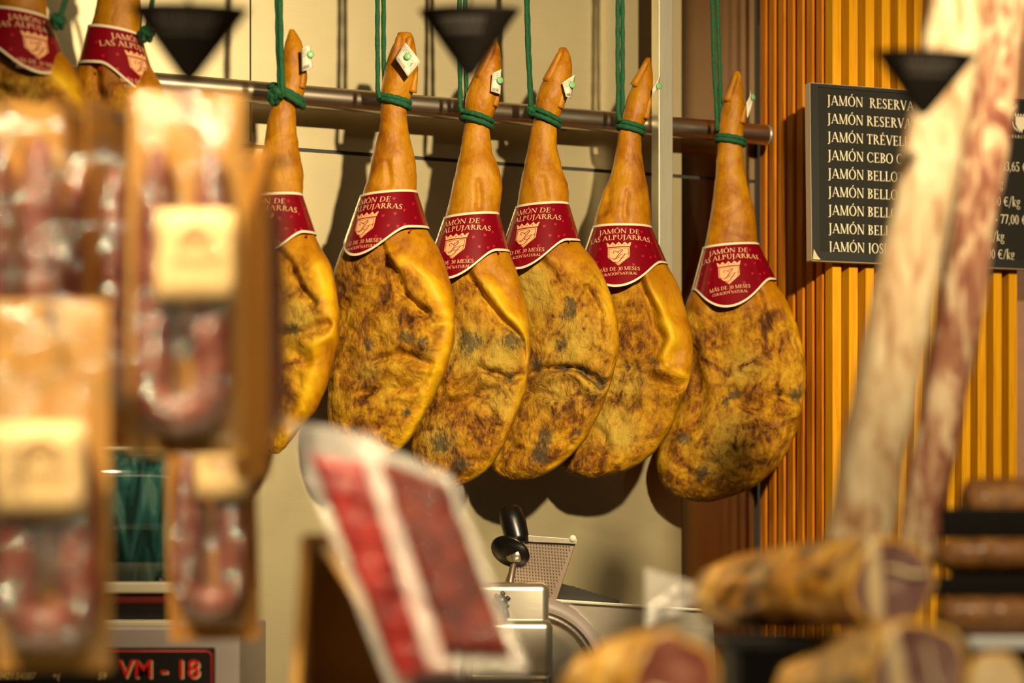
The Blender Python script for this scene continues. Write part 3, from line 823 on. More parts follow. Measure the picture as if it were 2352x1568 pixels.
ROWS[3] = [(96,1130,1144),(107,1122,1147),(138,1103,1151),(154,1096,1153),(192,1080,1151),(218,1070,1149),(241,1067,1144),(263,1070,1134),(285,1068,1127),(304,1065,1125),(348,1057,1130),(384,1048,1145),(410,1043,1152),(433,1039,1155),(455,1034,1151),(473,1030,1147),(500,1022,1147),(581,997,1170),(623,992,1188),(681,985,1203),(727,982,1213),(780,980,1218),(845,976,1216),(902,968,1207),(964,950,1184),(1025,940,1157),(1060,946,1136),(1082,960,1119),(1105,988,1084),(1118,1015,1050)]
ROWS[4] = [(110,1285,1300),(120,1281,1308),(140,1271,1313),(156,1262,1316),(178,1251,1310),(196,1241,1308),(223,1231,1303),(250,1230,1294),(268,1228,1285),(286,1223,1280),(303,1220,1279),(335,1213,1279),(384,1203,1290),(405,1198,1298),(424,1195,1304),(446,1192,1308),(464,1190,1305),(480,1186,1308),(558,1160,1330),(596,1158,1364),(639,1160,1387),(692,1164,1406),(746,1166,1417),(790,1166,1420),(819,1164,1417),(877,1158,1404),(944,1146,1379),(1011,1130,1344),(1050,1122,1308),(1075,1128,1280),(1092,1146,1250),(1101,1170,1220)]
ROWS[5] = [(133,1484,1493),(147,1475,1497),(165,1466,1499),(183,1457,1500),(205,1449,1499),(232,1439,1497),(254,1432,1494),(272,1429,1488),(286,1428,1479),(303,1421,1473),(348,1415,1473),(380,1408,1478),(411,1401,1484),(446,1383,1490),(491,1370,1494),(518,1363,1496),(530,1361,1497),(612,1336,1534),(658,1334,1558),(721,1340,1576),(783,1342,1588),(837,1340,1589),(882,1336,1580),(931,1328,1558),(984,1312,1540),(1038,1292,1504),(1069,1288,1464),(1085,1302,1430),(1092,1318,1402),(1098,1340,1370)]
ROWS[6] = [(164,1687,1697),(172,1682,1703),(190,1676,1705),(210,1668,1707),(225,1664,1708),(250,1658,1710),(277,1654,1711),(295,1651,1708),(312,1650,1706),(330,1648,1705),(384,1645,1709),(437,1640,1720),(478,1634,1733),(505,1630,1736),(536,1625,1738),(570,1617,1742),(650,1593,1780),(667,1588,1792),(694,1576,1808),(752,1568,1830),(815,1572,1844),(850,1574,1847),(882,1573,1846),(922,1562,1842),(949,1548,1838),(1007,1520,1821),(1051,1508,1798),(1069,1509,1786),(1100,1517,1755),(1120,1530,1728),(1138,1552,1688),(1148,1580,1650),(1153,1600,1630)]
def shifted(rows, dx, dy, kx=1.0, cx=0): return [(y + dy, (l - cx)*kx + cx + dx, (r - cx)*kx + cx + dx) for y, l, r in rows]
ROWS[8] = shifted(ROWS[2], -630, -373, 0.96, 890)
ROWS[7] = shifted(ROWS[4], -1202, -452, 1.02, 1245)

def T2(off, pts, k=2.24): return [(off[0] + x/k, off[1] + y/k) for x, y in pts]
Z12, Z56 = (580, 420), (1250, 480)
def z34(pts): return T2((920, 520), pts, 2.614)
def toe(x0, y0, x1, y1, r0, r1, d0=-0.012, d1=-0.016):
    n = 8
    return ([(x0+(x1-x0)*i/n, y0+(y1-y0)*i/n, d0+(d1-d0)*i/n) for i in range(n+1)], [max(1.5, r0+(r1-r0)*(i/n)) for i in range(n)] + [max(1.0, r1*0.55)])

HAMS = {}
HAMS[1] = make_ham(1, 'cured ham leftmost of the six in the row, partly behind the sausage packs', ROWS[1],
    ((566,455),(693,446),(534,548),(725,540)), -16,
    creases=[(T2(Z12, [(130,340),(190,420),(250,520),(330,640)]), 11, .010, -.005), (T2(Z12, [(140,790),(230,800),(300,790),(400,750)]), 12, .010, .004), (T2(Z12, [(180,860),(260,870),(290,930)]), 22, .008, 0), (T2(Z12, [(240,1000),(230,1100),(190,1180)]), 12, .003, 0)],
    fat=T2(Z12, [(200,310),(300,400),(360,560),(395,700),(400,790),(300,850),(290,930),(262,1040),(230,1160),(150,1260)]),
    pale=[(690,735,45)], mold=[(690,765,22), (660,762,15)], toes=[toe(693,205,700,160,9,5)])
HAMS[2] = make_ham(2, 'cured ham with a cleft trotter and square paper tag, second of the six', ROWS[2],
    ((828,451),(957,440),(795,545),(985,527)), -33,
    creases=[(T2(Z12, [(672,350),(690,410),(676,480),(690,600)]), 8, .010, -.003), (T2(Z12, [(690,420),(750,510),(800,590),(890,695)]), 11, .013, -.006), (T2(Z12, [(640,930),(760,900),(830,905),(910,940)]), 13, .013, .006), (T2(Z12, [(815,690),(822,780),(815,870)]), 7, .005, 0), (T2(Z12, [(590,1090),(720,1080),(820,1060),(900,1000)]), 13, .007, .003), (T2(Z12, [(470,640),(540,680),(640,660)]), 12, .004, 0), (T2(Z12, [(500,880),(480,980),(560,1000)]), 11, .004, 0), ([(892,380),(895,430)], 10, .003, 0)],
    fat=T2(Z12, [(690,330),(740,400),(880,520),(950,640),(995,760),(970,880),(912,960),(895,1060),(860,1180),(800,1280),(740,1370)]),
    lumps=[(973,786,34,.006), (835,850,50,-.004), (925,730,40,.004)], mold=[(852,790,16),(932,783,24),(972,792,18),(936,950,16)], pale=[(850,850,30),(980,820,16)],
    toes=[toe(906,150,920,84,13,8), toe(934,135,942,88,11,7), toe(948,215,957,168,10,5)])
HAMS[3] = make_ham(3, 'cured ham third of the six, its trotter partly behind a black drip cup', ROWS[3],
    ((1020,501),(1145,490),(987,598),(1170,580)), -23,
    creases=[(z34([(410,270),(480,380),(540,520),(640,600),(710,690),(750,790)]), 11, .012, -.005), (z34([(340,950),(430,900),(490,862),(560,905),(640,955),(735,905)]), 11, .014, .006), (z34([(250,1070),(400,1035),(560,1000)]), 13, .007, 0), (z34([(330,560),(380,640),(340,740)]), 11, .004, 0), (z34([(520,1100),(600,1180),(560,1300)]), 12, .004, 0), ([(1098,430),(1102,478)], 10, .004, 0)],
    fat=[(1062,612)] + z34([(420,280),(500,380),(560,520),(670,600),(730,690),(752,790),(745,890),(700,1000),(655,1130),(640,1230),(590,1340),(520,1440),(400,1545)]),
    lumps=[(1165,800,40,.006)], mold=[(1080,790,40),(1172,790,34),(1165,878,20),(1020,1018,38),(1065,1070,24)], pale=[(1150,830,55),(1080,800,50),(1150,930,40),(1010,1010,40)],
    toes=[toe(1102,185,1136,104,12,8), toe(1136,246,1147,205,9,4)])
HAMS[4] = make_ham(4, 'cured ham with a dark mould-streaked fold, fourth of the six', ROWS[4],
    ((1185,476),(1305,467),(1152,575),(1332,556)), -25,
    creases=[(z34([(830,230),(870,270),(915,320)]), 10, .008, -.003), (z34([(780,890),(880,868),(980,855),(1090,872),(1180,955),(1262,935)]), 10, .017, .008), (z34([(730,1035),(830,1020),(920,1045)]), 10, .008, .003), (z34([(1120,400),(1205,560),(1190,690)]), 10, .007, -.003), (z34([(650,1270),(700,1350),(600,1460)]), 12, .008, 0), (z34([(980,1120),(1040,1180),(980,1280)]), 12, .004, 0), ([(1247,420),(1252,460)], 9, .003, 0)],
    fat=z34([(860,200),(1100,215),(1190,330),(1232,480),(1258,620),(1275,800),(1262,920),(1222,1030),(1165,1150),(1095,1260),(1000,1365),(860,1460)]),
    lumps=[(1330,790,55,.007), (1280,930,50,.003)], mold=[(1295,845,18),(1338,853,20),(1373,880,22),(1299,728,28),(1287,795,20),(1234,845,26),(1253,1006,30),(1234,1048,28),(1325,994,16),(1300,700,14)], pale=[(1322,788,60),(1218,635,34),(1270,900,50),(1370,905,34),(1230,690,40)],
    toes=[toe(1256,190,1291,118,12,7), toe(1284,250,1298,200,10,5)])
HAMS[5] = make_ham(5, 'cured ham with a brown downy hollow beside its fold, in front of the steel post', ROWS[5],
    ((1362,521),(1495,521),(1330,618),(1532,608)), -8,
    creases=[(T2(Z56, [(480,380),(520,480),(555,580),(590,690),(560,780)]), 11, .015, -.008), (T2(Z56, [(540,890),(620,905),(690,912),(745,885)]), 15, .014, .006), (T2(Z56, [(380,830),(480,805),(590,812)]), 8, .005, .003), (T2(Z56, [(240,1130),(320,1170),(330,1230),(250,1280)]), 10, .006, 0), (T2(Z56, [(350,960),(400,1040),(380,1090)]), 10, .005, 0), ([(1395,430),(1385,500)], 9, .004, 0), ([(1440,450),(1437,505)], 10, .003, 0)],
    fat=[(1440,640)] + T2(Z56, [(490,390),(530,490),(570,600),(600,690),(570,760),(580,830),(700,880),(735,930),(668,1020),(610,1150),(530,1260),(420,1340)]),
    lumps=[(1545,760,38,.007), (1408,928,9,.005)], mold=[(1500,838,16),(1440,845,12),(1290,1065,26)], pale=[(1442,882,40),(1397,962,45),(1430,1000,35)],
    toes=[toe(1456,200,1487,142,11,6), toe(1482,275,1493,228,9,4)])
HAMS[6] = make_ham(6, 'large brown cured ham hanging rightmost in the row, beside the wooden column', ROWS[6],
    ((1615,569),(1741,560),(1589,668),(1782,645)), -10.5,
    creases=[(T2(Z56, [(1070,440),(1120,560),(1150,650),(1140,720)]), 12, .008, -.004), (T2(Z56, [(965,930),(1000,1005),(1090,1000),(1150,992),(1300,985)]), 13, .011, .005), (T2(Z56, [(770,740),(780,850),(805,1000),(770,1120)]), 15, .009, -.004), (T2(Z56, [(780,1290),(860,1325),(885,1385),(840,1440)]), 9, .006, .002), (T2(Z56, [(880,520),(870,640),(900,760)]), 14, .004, 0), (T2(Z56, [(1000,1130),(1100,1150),(1200,1240)]), 15, .004, 0)],
    fat=[(1730,650),(1790,700),(1835,800),(1846,880),(1832,960),(1790,1060),(1760,1100),(1700,1145)],
    lumps=[(1760,840,50,.005), (1606,1090,34,.004)], mold=[(1687,908,18),(1661,931,15),(1821,908,26),(1571,1011,22),(1607,1085,30)], pale=[(1670,1000,50),(1640,1060,30),(1700,850,40)],
    toes=[toe(1669,235,1690,172,11,6), toe(1702,285,1712,245,9,4)], twist=0.18)
HAMS[7] = make_ham(7, 'cured ham hung highest at the far left edge, cut off by the frame', ROWS[7],
    ((-22,20),(112,42),(-60,112),(147,136)), 33,
    creases=[([(-20,190),(40,230),(60,330)], 14, .008, 0)], fat=[(60,110),(160,230),(205,300),(210,400)], pale=[(60,260,60)], twist=0.25, doff=-0.07)
HAMS[8] = make_ham(8, 'cured ham hung high above the sausage packs, beside a black drip cup', ROWS[8],
    ((204,61),(320,80),(181,151),(350,172)), 49,
    creases=[([(230,170),(250,260),(300,330)], 12, .009, -.004)], fat=[(260,150),(330,240),(390,330),(400,420)], twist=0.3)

# price tags
for i, qd, pin, dy, dyr in (
        (1, [(692,111),(713,103),(719,156),(693,165)], (0.85, 0.42), -.034, -.030),
        (2, [(931,97),(966,142),(937,177),(908,134)], (0.45, 0.40), -.050, -.050),
        (3, [(1131,168),(1152,158),(1150,218),(1127,210)], (0.7, 0.45), -.034, -.026),
        (4, [(1291,190),(1322,170),(1311,228),(1300,222)], (0.7, 0.42), -.034, -.020),
        (5, [(1498,205),(1518,164),(1513,200),(1499,216)], (0.6, 0.75), -.026, -.012),
        (6, [(1714,236),(1723,205),(1729,226),(1716,272)], (0.8, 0.55), -.022, -.010)):
    h, Y, org = HAMS[i]
    price_tag(h, Y, org, qd, pin, '4', dy=dy, dyr=dyr)

# cords
yy = {i: HAMS[i][1] for i in HAMS}
rope('green_cord', 'thick green cord with a big knot holding the leftmost ham of the row', yy[1],
     [[(637,-60,-.02),(639,100,-.03),(645,225,-.034)], [(642,-60,-.022),(645,110,-.036),(650,222,-.036)]],
     [(661,214,34,27), (658,222,38,30)], [(630,222,12,-.022), (640,212,10,-.03)], rr=0.0050)
rope('green_cord', 'doubled green cord tied round the ham with the square paper tag', yy[2],
     [[(867,-60,0),(867,120,-.006),(868,205,-.02),(872,225,-.026)], [(881,-60,0),(881,120,.0),(884,215,.01)]], [(906,229,35,12), (906,238,35,15)])
rope('green_cord', 'doubled green cord of the ham whose trotter is hidden by a black drip cup', yy[3],
     [[(1055,-60,0),(1056,150,-.01),(1057,245,-.02),(1062,258,-.026)], [(1068,-60,0),(1070,150,0),(1072,250,.01)]], [(1096,268,34,17), (1094,281,35,17)])
rope('green_cord', 'single-looking green cord of the ham with the mould-streaked fold', yy[4],
     [[(1207,-60,0),(1212,120,-.006),(1219,245,-.02)], [(1210,-60,.006),(1215,120,.004),(1221,245,.0)]], [(1252,264,34,24), (1250,276,34,22)], [(1220,252,7,-.018)])
rope('green_cord', 'doubled green cord hanging just left of the steel post', yy[5],
     [[(1419,-60,0),(1419,150,-.006),(1420,262,-.02),(1424,278,-.024)], [(1430,-60,0),(1430,150,0),(1430,270,.01)]], [(1449,288,29,15), (1448,299,30,15)])
rope('green_cord', 'doubled green cord hanging right of the steel post, tied to the last ham', yy[6],
     [[(1634,-60,0),(1640,150,-.006),(1648,300,-.02)], [(1646,-60,0),(1652,150,0),(1657,300,.01)]], [(1678,318,31,9), (1677,327,32,10)])
rope('green_cord', 'green cord knot beside the ham at the far left edge', yy[7],
     [[(20,-260,0),(20,-200,-.01),(24,-190,-.02)], [(30,-260,0.01),(30,-205,.01)]], [(50,-186,36,15), (48,-174,37,15)], [(133,48,14,-.05)], tails=[[(84,-180,-.01),(140,-120,-.04),(158,-40,-.05),(146,15,-.05),(135,44,-.052),(128,66,-.05)]])
rope('green_cord', 'green cord knot half hidden beside the first black drip cup', yy[8],
     [[(235,-200,0),(238,-160,-.01),(240,-150,-.02)], [(247,-200,.01),(248,-155,.01)]], [(277,-145,36,12), (277,-134,37,12)], [(336,78,13,-.035)], tails=[[(312,-138,-.01),(345,-80,-.03),(352,-20,-.035),(344,30,-.035),(336,70,-.037),(328,94,-.035)]])
# ------------------------------------------------------------------ price board on the column
ROTB = WA + 0.0
bn = CD + 0.006
o = WP + WD * (st_ - 0.060) + WN * bn
zt = at(1870, 195, o.y).z; zb = at(1870, 600, o.y).z
bw, bh = 0.575, zt - zb
br = empty('price_board', (o.x, o.y, zb), (0, 0.0, WA))
br.rotation_euler = Euler((0, R(-0.75), WA))
tag(br, 'charcoal price board with cream serif writing, fixed to the wooden column', 'sign')
MB().box((0, -0.016, 0), (bw, 0, bh)).build('board', M['slate'], br, smooth=False, bevel=0.001)
m = MB()
fw = 0.017
for lo, hi in (((0, -0.019, 0), (fw, -0.0155, bh)), ((bw - fw, -0.019, 0), (bw, -0.0155, bh)), ((fw, -0.019, 0), (bw - fw, -0.0155, fw)), ((fw, -0.0185, bh - 0.006), (bw - fw, -0.0155, bh))):
    m.box(lo, hi)
m.build('frame', M['slate_edge'], br, smooth=False)
m = MB().box((-0.0012, -0.0186, 0), (-0.0002, 0.0, bh)); m.box((0, -0.0186, -0.0012), (bw, 0, -0.0002)); m.box((0, -0.0186, bh + .0002), (bw, 0, bh + .0010))
m.build('raw_edge', M['raw_edge'], br, smooth=False)
MB().add([(0.001, -0.0196, 0.002), (0.018, -0.0196, 0.002), (0.011, -0.0196, 0.009), (0.003, -0.0196, 0.022)], [(0, 1, 2, 3)]).build('worn_corner', M['fatcut'], br, smooth=False)
PB = 4.63 / F
def board_text(txt, x, z, cap, width=None, right=False):
    m = MB()
    ps, w = text_polys(txt, cap, width, 0.05)
    for p in ps: m.add([(x + q[0] - (w if right else 0), -0.0166, z + q[1]) for q in p], [tuple(range(len(p)))])
    return m.build('menu_line', M['chalk'], br, smooth=False)
cap = 0.0188
rowz = lambda i: bh - 0.0385 - i * 0.0350
kk = 0.0178
for i, t in enumerate(('JAMÓN  RESERVA', 'JAMÓN RESERVA 75', 'JAMÓN TRÉVELEZ', 'JAMÓN CEBO CAM', 'JAMÓN BELLOTA', 'JAMÓN BELLOTA', 'JAMÓN BELLOTA', 'JAMÓN BELLOTA', 'JAMÓN JOSELI')):
    ps, w = text_polys(t, cap, None, 0.05)
    board_text(t, 0.0385, rowz(i), cap, w * 0.93)
XE = {3: ('33,65 €/kg', 0.528), 4: ('€/kg', 0.441), 5: ('00 €/kg', 0.482), 6: ('- 77,00 €/kg', 0.525), 7: ('€/kg', 0.443), 8: (',00 €/kg', 0.467)}
for i, (t, x) in XE.items():
    ps, w = text_polys(t, cap, None, 0.05); board_text(t, x, rowz(i) - 0.0005, cap, w * 0.86, True)
# round crest of the shop
m = MB(); cx, cz_ = 0.486, bh - 0.047
def rot_text(txt, r, a0, a1, cap):
    n = len(txt)
    for i, ch in enumerate(txt):
        a = R(a0 + (a1 - a0) * i / (n - 1)); w_, ps = glyph(ch)
        for p in ps:
            q = []
            for (u_, v_) in p:
                u2, v2 = (u_ - w_/2) * cap, v_ * cap
                q.append((cx + (r + v2) * math.cos(a) + u2 * math.sin(a), -0.0166, cz_ + (r + v2) * math.sin(a) - u2 * math.cos(a)))
            m.add(q, [tuple(range(len(q)))])
rot_text('LAZARO', 0.030, 172, 112, 0.0075)
ps, w_ = text_polys('CHARCUTERIA'.replace('H', 'N') if False else 'CUARCUTERIA', 0.005, None, 0.3)
def shield_pts(hw, h0, h1, h2): return [(-hw, h0), (hw, h0), (hw, h1), (hw*0.6, (h1+h2)/2 - .001), (0, h2), (-hw*0.6, (h1+h2)/2 - .001), (-hw, h1)]
sp_ = shield_pts(0.0135, 0.012, -0.004, -0.017)
m.add([(cx + a_, -0.0165, cz_ + b_) for a_, b_ in sp_], [tuple(range(len(sp_)))])
for i in range(5):
    a_ = -0.0135 + i * 0.00675
    m.add([(cx + a_ - .003, -0.0165, cz_ + 0.0135), (cx + a_ + .003, -0.0165, cz_ + 0.0135), (cx + a_, -0.0165, cz_ + 0.0185)], [(0, 1, 2)])
for i in range(7):                                        # sprig of leaves
    a_ = R(190 + i * 14); p_ = (cx + 0.021 * math.cos(a_), cz_ + 0.021 * math.sin(a_) * 0.8)
    t_ = R(100 + i * 30)
    m.add([(p_[0] + 0.0045*math.cos(t_), -0.0166, p_[1] + 0.0045*math.sin(t_)), (p_[0] - 0.0015*math.sin(t_), -0.0166, p_[1] + 0.0015*math.cos(t_)), (p_[0] - 0.0045*math.cos(t_), -0.0166, p_[1] - 0.0045*math.sin(t_)), (p_[0] + 0.0015*math.sin(t_), -0.0166, p_[1] - 0.0015*math.cos(t_))], [(0, 1, 2, 3)])
x_ = cx - 0.031
for ch in 'C ARCU':
    w_, ps = glyph(ch)
    if ch == ' ':                                         # the letter H
        g = G(); g.st(.12).st(.62).h(.15, .60, .5); w_, ps = .74, g.p
    for p in ps: m.add([(x_ + a_*0.0062, -0.0166, cz_ - 0.031 + b_*0.0062) for a_, b_ in p], [tuple(range(len(p)))])
    x_ += (w_ + 0.35) * 0.0062
m.build('emblem', M['chalk'], br, smooth=False)

# ------------------------------------------------------------------ worktop with slicer and vacuum machine
WT = 0.92
c0 = WP + WD * (S_CORNER - 1.03)
m = MB().box((-2.3, -0.62, 0.0), (1.02, -0.005, WT - 0.04)); 
tag(MB().box((-2.3, -0.64, WT - 0.04), (1.02, -0.004, WT)).build('worktop', M['steel_mach'], loc=(c0.x, c0.y, 0), rot=WROT, smooth=False, bevel=0.004), 'steel worktop along the back wall below the hams', 'worktop')
tag(m.build('base_cabinet', M['steel_mach'], loc=(c0.x, c0.y, 0), rot=WROT, smooth=False), 'steel base cabinet under the back worktop', 'cabinet')

YS = 4.30
sx = at(1260, 1400, YS)
sl = empty('meat_slicer', (sx.x, YS, WT)); tag(sl, 'steel meat slicer with black handle and dimpled pusher plate, under the hams', 'slicer')
def L_(px, py, dy=0.0, org=None):
    p = at(px, py, YS); return Vector((p.x - sx.x, dy, p.z - WT))
def slab(outline, d0, d1, name, mat, parent, bevel=0.002, smooth=False, tilt=0.0):
    n = len(outline); f_ = [Vector((p.x, d0 + tilt*(p.z-outline[0].z), p.z)) for p in outline]; b_ = [Vector((p.x, d1 + tilt*(p.z-outline[0].z), p.z)) for p in outline]
    m = MB(); m.add(f_ + b_, [tuple(range(n)), tuple(range(2*n-1, n-1, -1))] + [(i, i+n, (i+1) % n + n, (i+1) % n) for i in range(n)])
    o = m.build(name, mat, parent, smooth=smooth, bevel=bevel)
    return o
def rounded(pts, r, k=6):
    out = []
    n = len(pts)
    for i in range(n):
        p, a_, b_ = pts[i], pts[i-1], pts[(i+1) % n]
        rr_ = r[i] if hasattr(r, '__len__') else r
        if rr_ <= 0: out.append(Vector(p)); continue
        u = (a_-p).normalized(); v = (b_-p).normalized()
        p0, p1 = p + u*rr_, p + v*rr_
        for j in range(k+1):
            t = j/k; out.append(p0*(1-t)**2 + p*2*t*(1-t) + p1*t*t)
    return out
# pusher plate
pp = [L_(1203, 1230), L_(1325, 1240), L_(1272, 1400), L_(1145, 1370)]
pl = slab(rounded(pp, [0.022, 0.003, 0.003, 0.003]), 0.020, 0.030, 'pusher_plate', M['steel_ridge'], sl, 0.001)
m = MB()
ux = (pp[1] - pp[0]); uz = (pp[3] - pp[0])
for i in range(17):
    for j in range(19):
        u_, v_ = 0.05 + 0.90*i/16 + (0.028 if j % 2 else 0), 0.075 + 0.9*j/18
        if u_ > 0.97 or (u_ < 0.13 and v_ < 0.12): continue
        c = pp[0] + ux*u_ + uz*v_; c.y = 0.0195
        s_ = 0.0020
        m.add([c + Vector((-s_, 0, s_)), c + Vector((s_, 0, s_)), c + Vector((0, 0, -s_*1.2)), c + Vector((0, -0.0022, s_*0.2))], [(0, 2, 3), (2, 1, 3), (1, 0, 3)])
m.build('dimples', M['steel_mach'], pl, smooth=False)
top = rounded([L_(1196, 1228), L_(1326, 1238), L_(1326, 1249), L_(1206, 1243)], 0.002)
slab(top, 0.012, 0.032, 'top_lip', M['steel_mach'], pl, 0.001)
MB().tube([L_(1316, 1236, 0.010), L_(1316, 1236, 0.03)], 0.006, 16).build('white_stop', simple('ivory_plastic', (0.75, 0.68, 0.5), 0.4), pl)
edge = [L_(1196, 1234), L_(1160, 1345), L_(1142, 1400), L_(1148, 1402), L_(1168, 1345), L_(1206, 1236)]
slab(edge, 0.012, 0.032, 'side_lip', M['steel_ridge'], pl, 0.001)
# handle
hp0, hp1 = L_(1171, 1166, 0.035), L_(1191, 1250, 0.015)
ax_ = (hp0 - hp1).normalized(); rot = ax_.to_track_quat('Z', 'Y').to_matrix().to_4x4(); rot.translation = hp1
hl = (hp0 - hp1).length
MB().lathe([(0.019, 0), (0.0215, hl*0.15), (0.0232, hl*0.6), (0.0215, hl*0.92), (0.017, hl*0.995), (0.008, hl)], rot, 36).build('handle', M['black'], sl)
dax = (L_(1150, 1284, -0.06) - L_(1172, 1264, 0.02)).normalized()
rot2 = Vector((-0.32, -0.66, -0.62)).normalized().to_track_quat('Z', 'Y').to_matrix().to_4x4(); rot2.translation = L_(1172, 1266, 0.004)
MB().lathe([(0.016, -0.008), (0.034, -0.004), (0.0365, 0.0), (0.035, 0.003), (0.012, 0.005)], rot2, 40).build('finger_guard', M['black'], sl)
MB().tube([L_(1176, 1272, 0.0), L_(1190, 1275, 0.012), L_(1208, 1278, 0.03)], [0.0145, 0.0125, 0.012], 24).build('collar', M['steel_mach'], sl)
MB().tube([L_(1180, 1292, 0.008), L_(1160, 1400, 0.02), L_(1160, 1500, 0.03)], 0.006, 16).build('handle_arm', M['steel_ridge'], sl)
# motor housing: rounded box seen from its corner
hb = MB().box((0, 0, 0), (0.14, 0.12, 0.33))
p0 = L_(1078, 1336, -0.10)
o = hb.build('motor_housing', M['steel_mach'], sl, loc=(p0.x, -0.10, p0.z - 0.33), smooth=False)
md = o.modifiers.new('b', 'BEVEL'); md.width = 0.014; md.segments = 6
o.data.polygons.foreach_set('use_smooth', [True]*6)
m = MB().box((0.0, 0, 0), (0.15, 0.13, 0.105)); p1 = L_(1074, 1418, -0.115)
o = m.build('housing_skirt', M['steel_mach'], sl, loc=(p1.x, -0.118, p1.z - 0.105), smooth=False)
md = o.modifiers.new('b', 'BEVEL'); md.width = 0.016; md.segments = 6
o.data.polygons.foreach_set('use_smooth', [True]*6)
kc = L_(1153, 1376, -0.110)
m = MB()
m.tube([kc + Vector((0, 0.006, 0)), kc + Vector((0, -0.012, 0))], [0.012, 0.010], 24)
for i in range(6):
    a_ = R(60*i + 20); c = kc + Vector((0.011*math.cos(a_), -0.009, 0.013*math.sin(a_)))
    m.tube([c, c + Vector((0, -0.010, 0))], [0.0052, 0.0045], 12)
m.tube([kc + Vector((0.004, -0.004, -0.008)), kc + Vector((0.009, -0.006, -0.030))], 0.006, 12)
m.build('knob', M['black'], sl)
# blade and ring guard, gauge plate
bc = L_(1215, 1560, -0.02); Rg = 0.150
rotb = Euler((R(90), 0, R(12))).to_matrix().to_4x4(); rotb.translation = bc
MB().lathe([(Rg*0.985, -0.012), (Rg, 0.0), (Rg*0.96, 0.016), (Rg*0.84, 0.020), (Rg*0.80, 0.014), (Rg*0.80, -0.008)], rotb, 80).build('ring_guard', M['machine_grey'], sl)
MB().lathe([(Rg*0.835, 0.010), (Rg*0.82, 0.026), (Rg*0.74, 0.030), (Rg*0.70, 0.018)], rotb, 80).build('blade_rim', M['steel_tube'], sl)
MB().lathe([(Rg*0.72, 0.014), (Rg*0.70, 0.021), (0.01, 0.024)], rotb, 80).build('blade_cover', M['steel_mach'], sl)
gp = [L_(1246, 1376), L_(1640, 1400), L_(1660, 1680), L_(1250, 1680)]
g_ = slab(rounded(gp, [0.012, 0.01, 0.004, 0.004]), 0.028, 0.036, 'gauge_plate', M['steel_mach'], sl, 0.0015)
cl_ = slab([L_(1246, 1374), L_(1640, 1400), L_(1640, 1406), L_(1246, 1382)], 0.020, 0.040, 'plate_lip', M['steel_post'], g_, 0.001)
slab([L_(1244, 1392), L_(1286, 1410), L_(1274, 1417), L_(1244, 1408)], -0.02, 0.02, 'latch', M['steel_ridge'], sl, 0.001)
# serrated fence behind
fp_ = [L_(1284, 1338), L_(1300, 1343)]
for i in range(9): 
    fp_ += [L_(1312 + i*13, 1346 + i*4.0), L_(1320 + i*13, 1347.0 + i*4.0)]
fp_ += [L_(1428, 1390), L_(1262, 1390)]
slab(fp_, 0.05, 0.056, 'serrated_fence', M['dark_metal'], sl, 0.0)
MB().box((-0.16, -0.14, 0.02), (0.34, 0.10, 0.14)).build('base', M['steel_mach'], sl, smooth=False, bevel=0.012)
m = MB()
for dx in (-0.13, 0.30):
    for dy in (-0.11, 0.07):
        MB().tube([(dx, dy, 0), (dx, dy, 0.022)], [0.016, 0.012], 16).build('foot', M['black'], sl)
MB().box((0.0, 0.03, 0.13), (0.12, 0.08, 0.33)).build('column_arm', M['steel_mach'], sl, smooth=False, bevel=0.006)
MB().box((-0.14, -0.09, 0.13), (-0.01, 0.02, 0.30)).build('motor_stand', M['steel_mach'], sl, smooth=False, bevel=0.006)

# vacuum machine
YV = 3.84
vo = at(552, 1568, YV)
vm = empty('vacuum_packing_machine', (vo.x, YV, WT)); tag(vm, 'grey vacuum packing machine with a teal lid and black front panel marked in red', 'machine')
def V_(px, py): 
    p = at(px, py, YV); return (p.x - vo.x, p.z - WT)
W_ = 0.50
zt_ = V_(552, 1440)[1]
MB().box((-W_, 0.0, 0.015), (0, 0.40, zt_)).build('body', M['machine_grey'], vm, smooth=False, bevel=0.004)
x1_, z1_ = V_(494, 1486)
MB().box((-W_ + 0.02, -0.003, 0.10), (x1_, 0.002, z1_)).build('front_panel', M['panel_black'], vm, smooth=False, bevel=0.001)
def vbar(x0, z0, x1, z1, y, name, mat): return MB().box((x0, y, z0), (x1, y + 0.002, z1)).build(name, mat, vm, smooth=False)
# red outline with a rounded corner
m = MB(); pts = [Vector((-W_ + 0.025, -0.0035, z1_ - 0.006)), Vector((x1_ - 0.014, -0.0035, z1_ - 0.006))]
for i in range(7):
    a_ = R(90 - 15*i); pts.append(Vector((x1_ - 0.014 + 0.009*math.cos(a_), -0.0035, z1_ - 0.015 + 0.009*math.sin(a_))))
pts.append(Vector((x1_ - 0.005, -0.0035, 0.11)))
m.tube(pts, 0.0012, 6); m.build('red_outline', M['red_paint'], vm)
def font_mesh(txt, name, mat, parent, size, loc, bold=0.0, shear=0.0, extr=0.0, width=None):
    cu = bpy.data.curves.new('t', 'FONT'); cu.body = txt; cu.size = size; cu.offset = bold; cu.shear = shear; cu.extrude = extr
    tmp = bpy.data.objects.new('t', cu); C.objects.link(tmp)
    bpy.context.view_layer.update()
    me = bpy.data.meshes.new_from_object(tmp.evaluated_get(bpy.context.evaluated_depsgraph_get()))
    bpy.data.objects.remove(tmp); bpy.data.curves.remove(cu)
    xs = [v.co.x for v in me.vertices]; k = (width / (max(xs) - min(xs))) if width else 1.0
    x0 = min(xs)
    for v in me.vertices: v.co = Vector(((v.co.x - x0) * k, -v.co.z, v.co.y))
    me.materials.clear(); me.materials.append(mat); me.update()
    o = bpy.data.objects.new(name, me); C.objects.link(o); o.parent = parent; o.location = loc
    return o
tx, tz = V_(272, 1555)
wid = V_(459, 0)[0] - tx
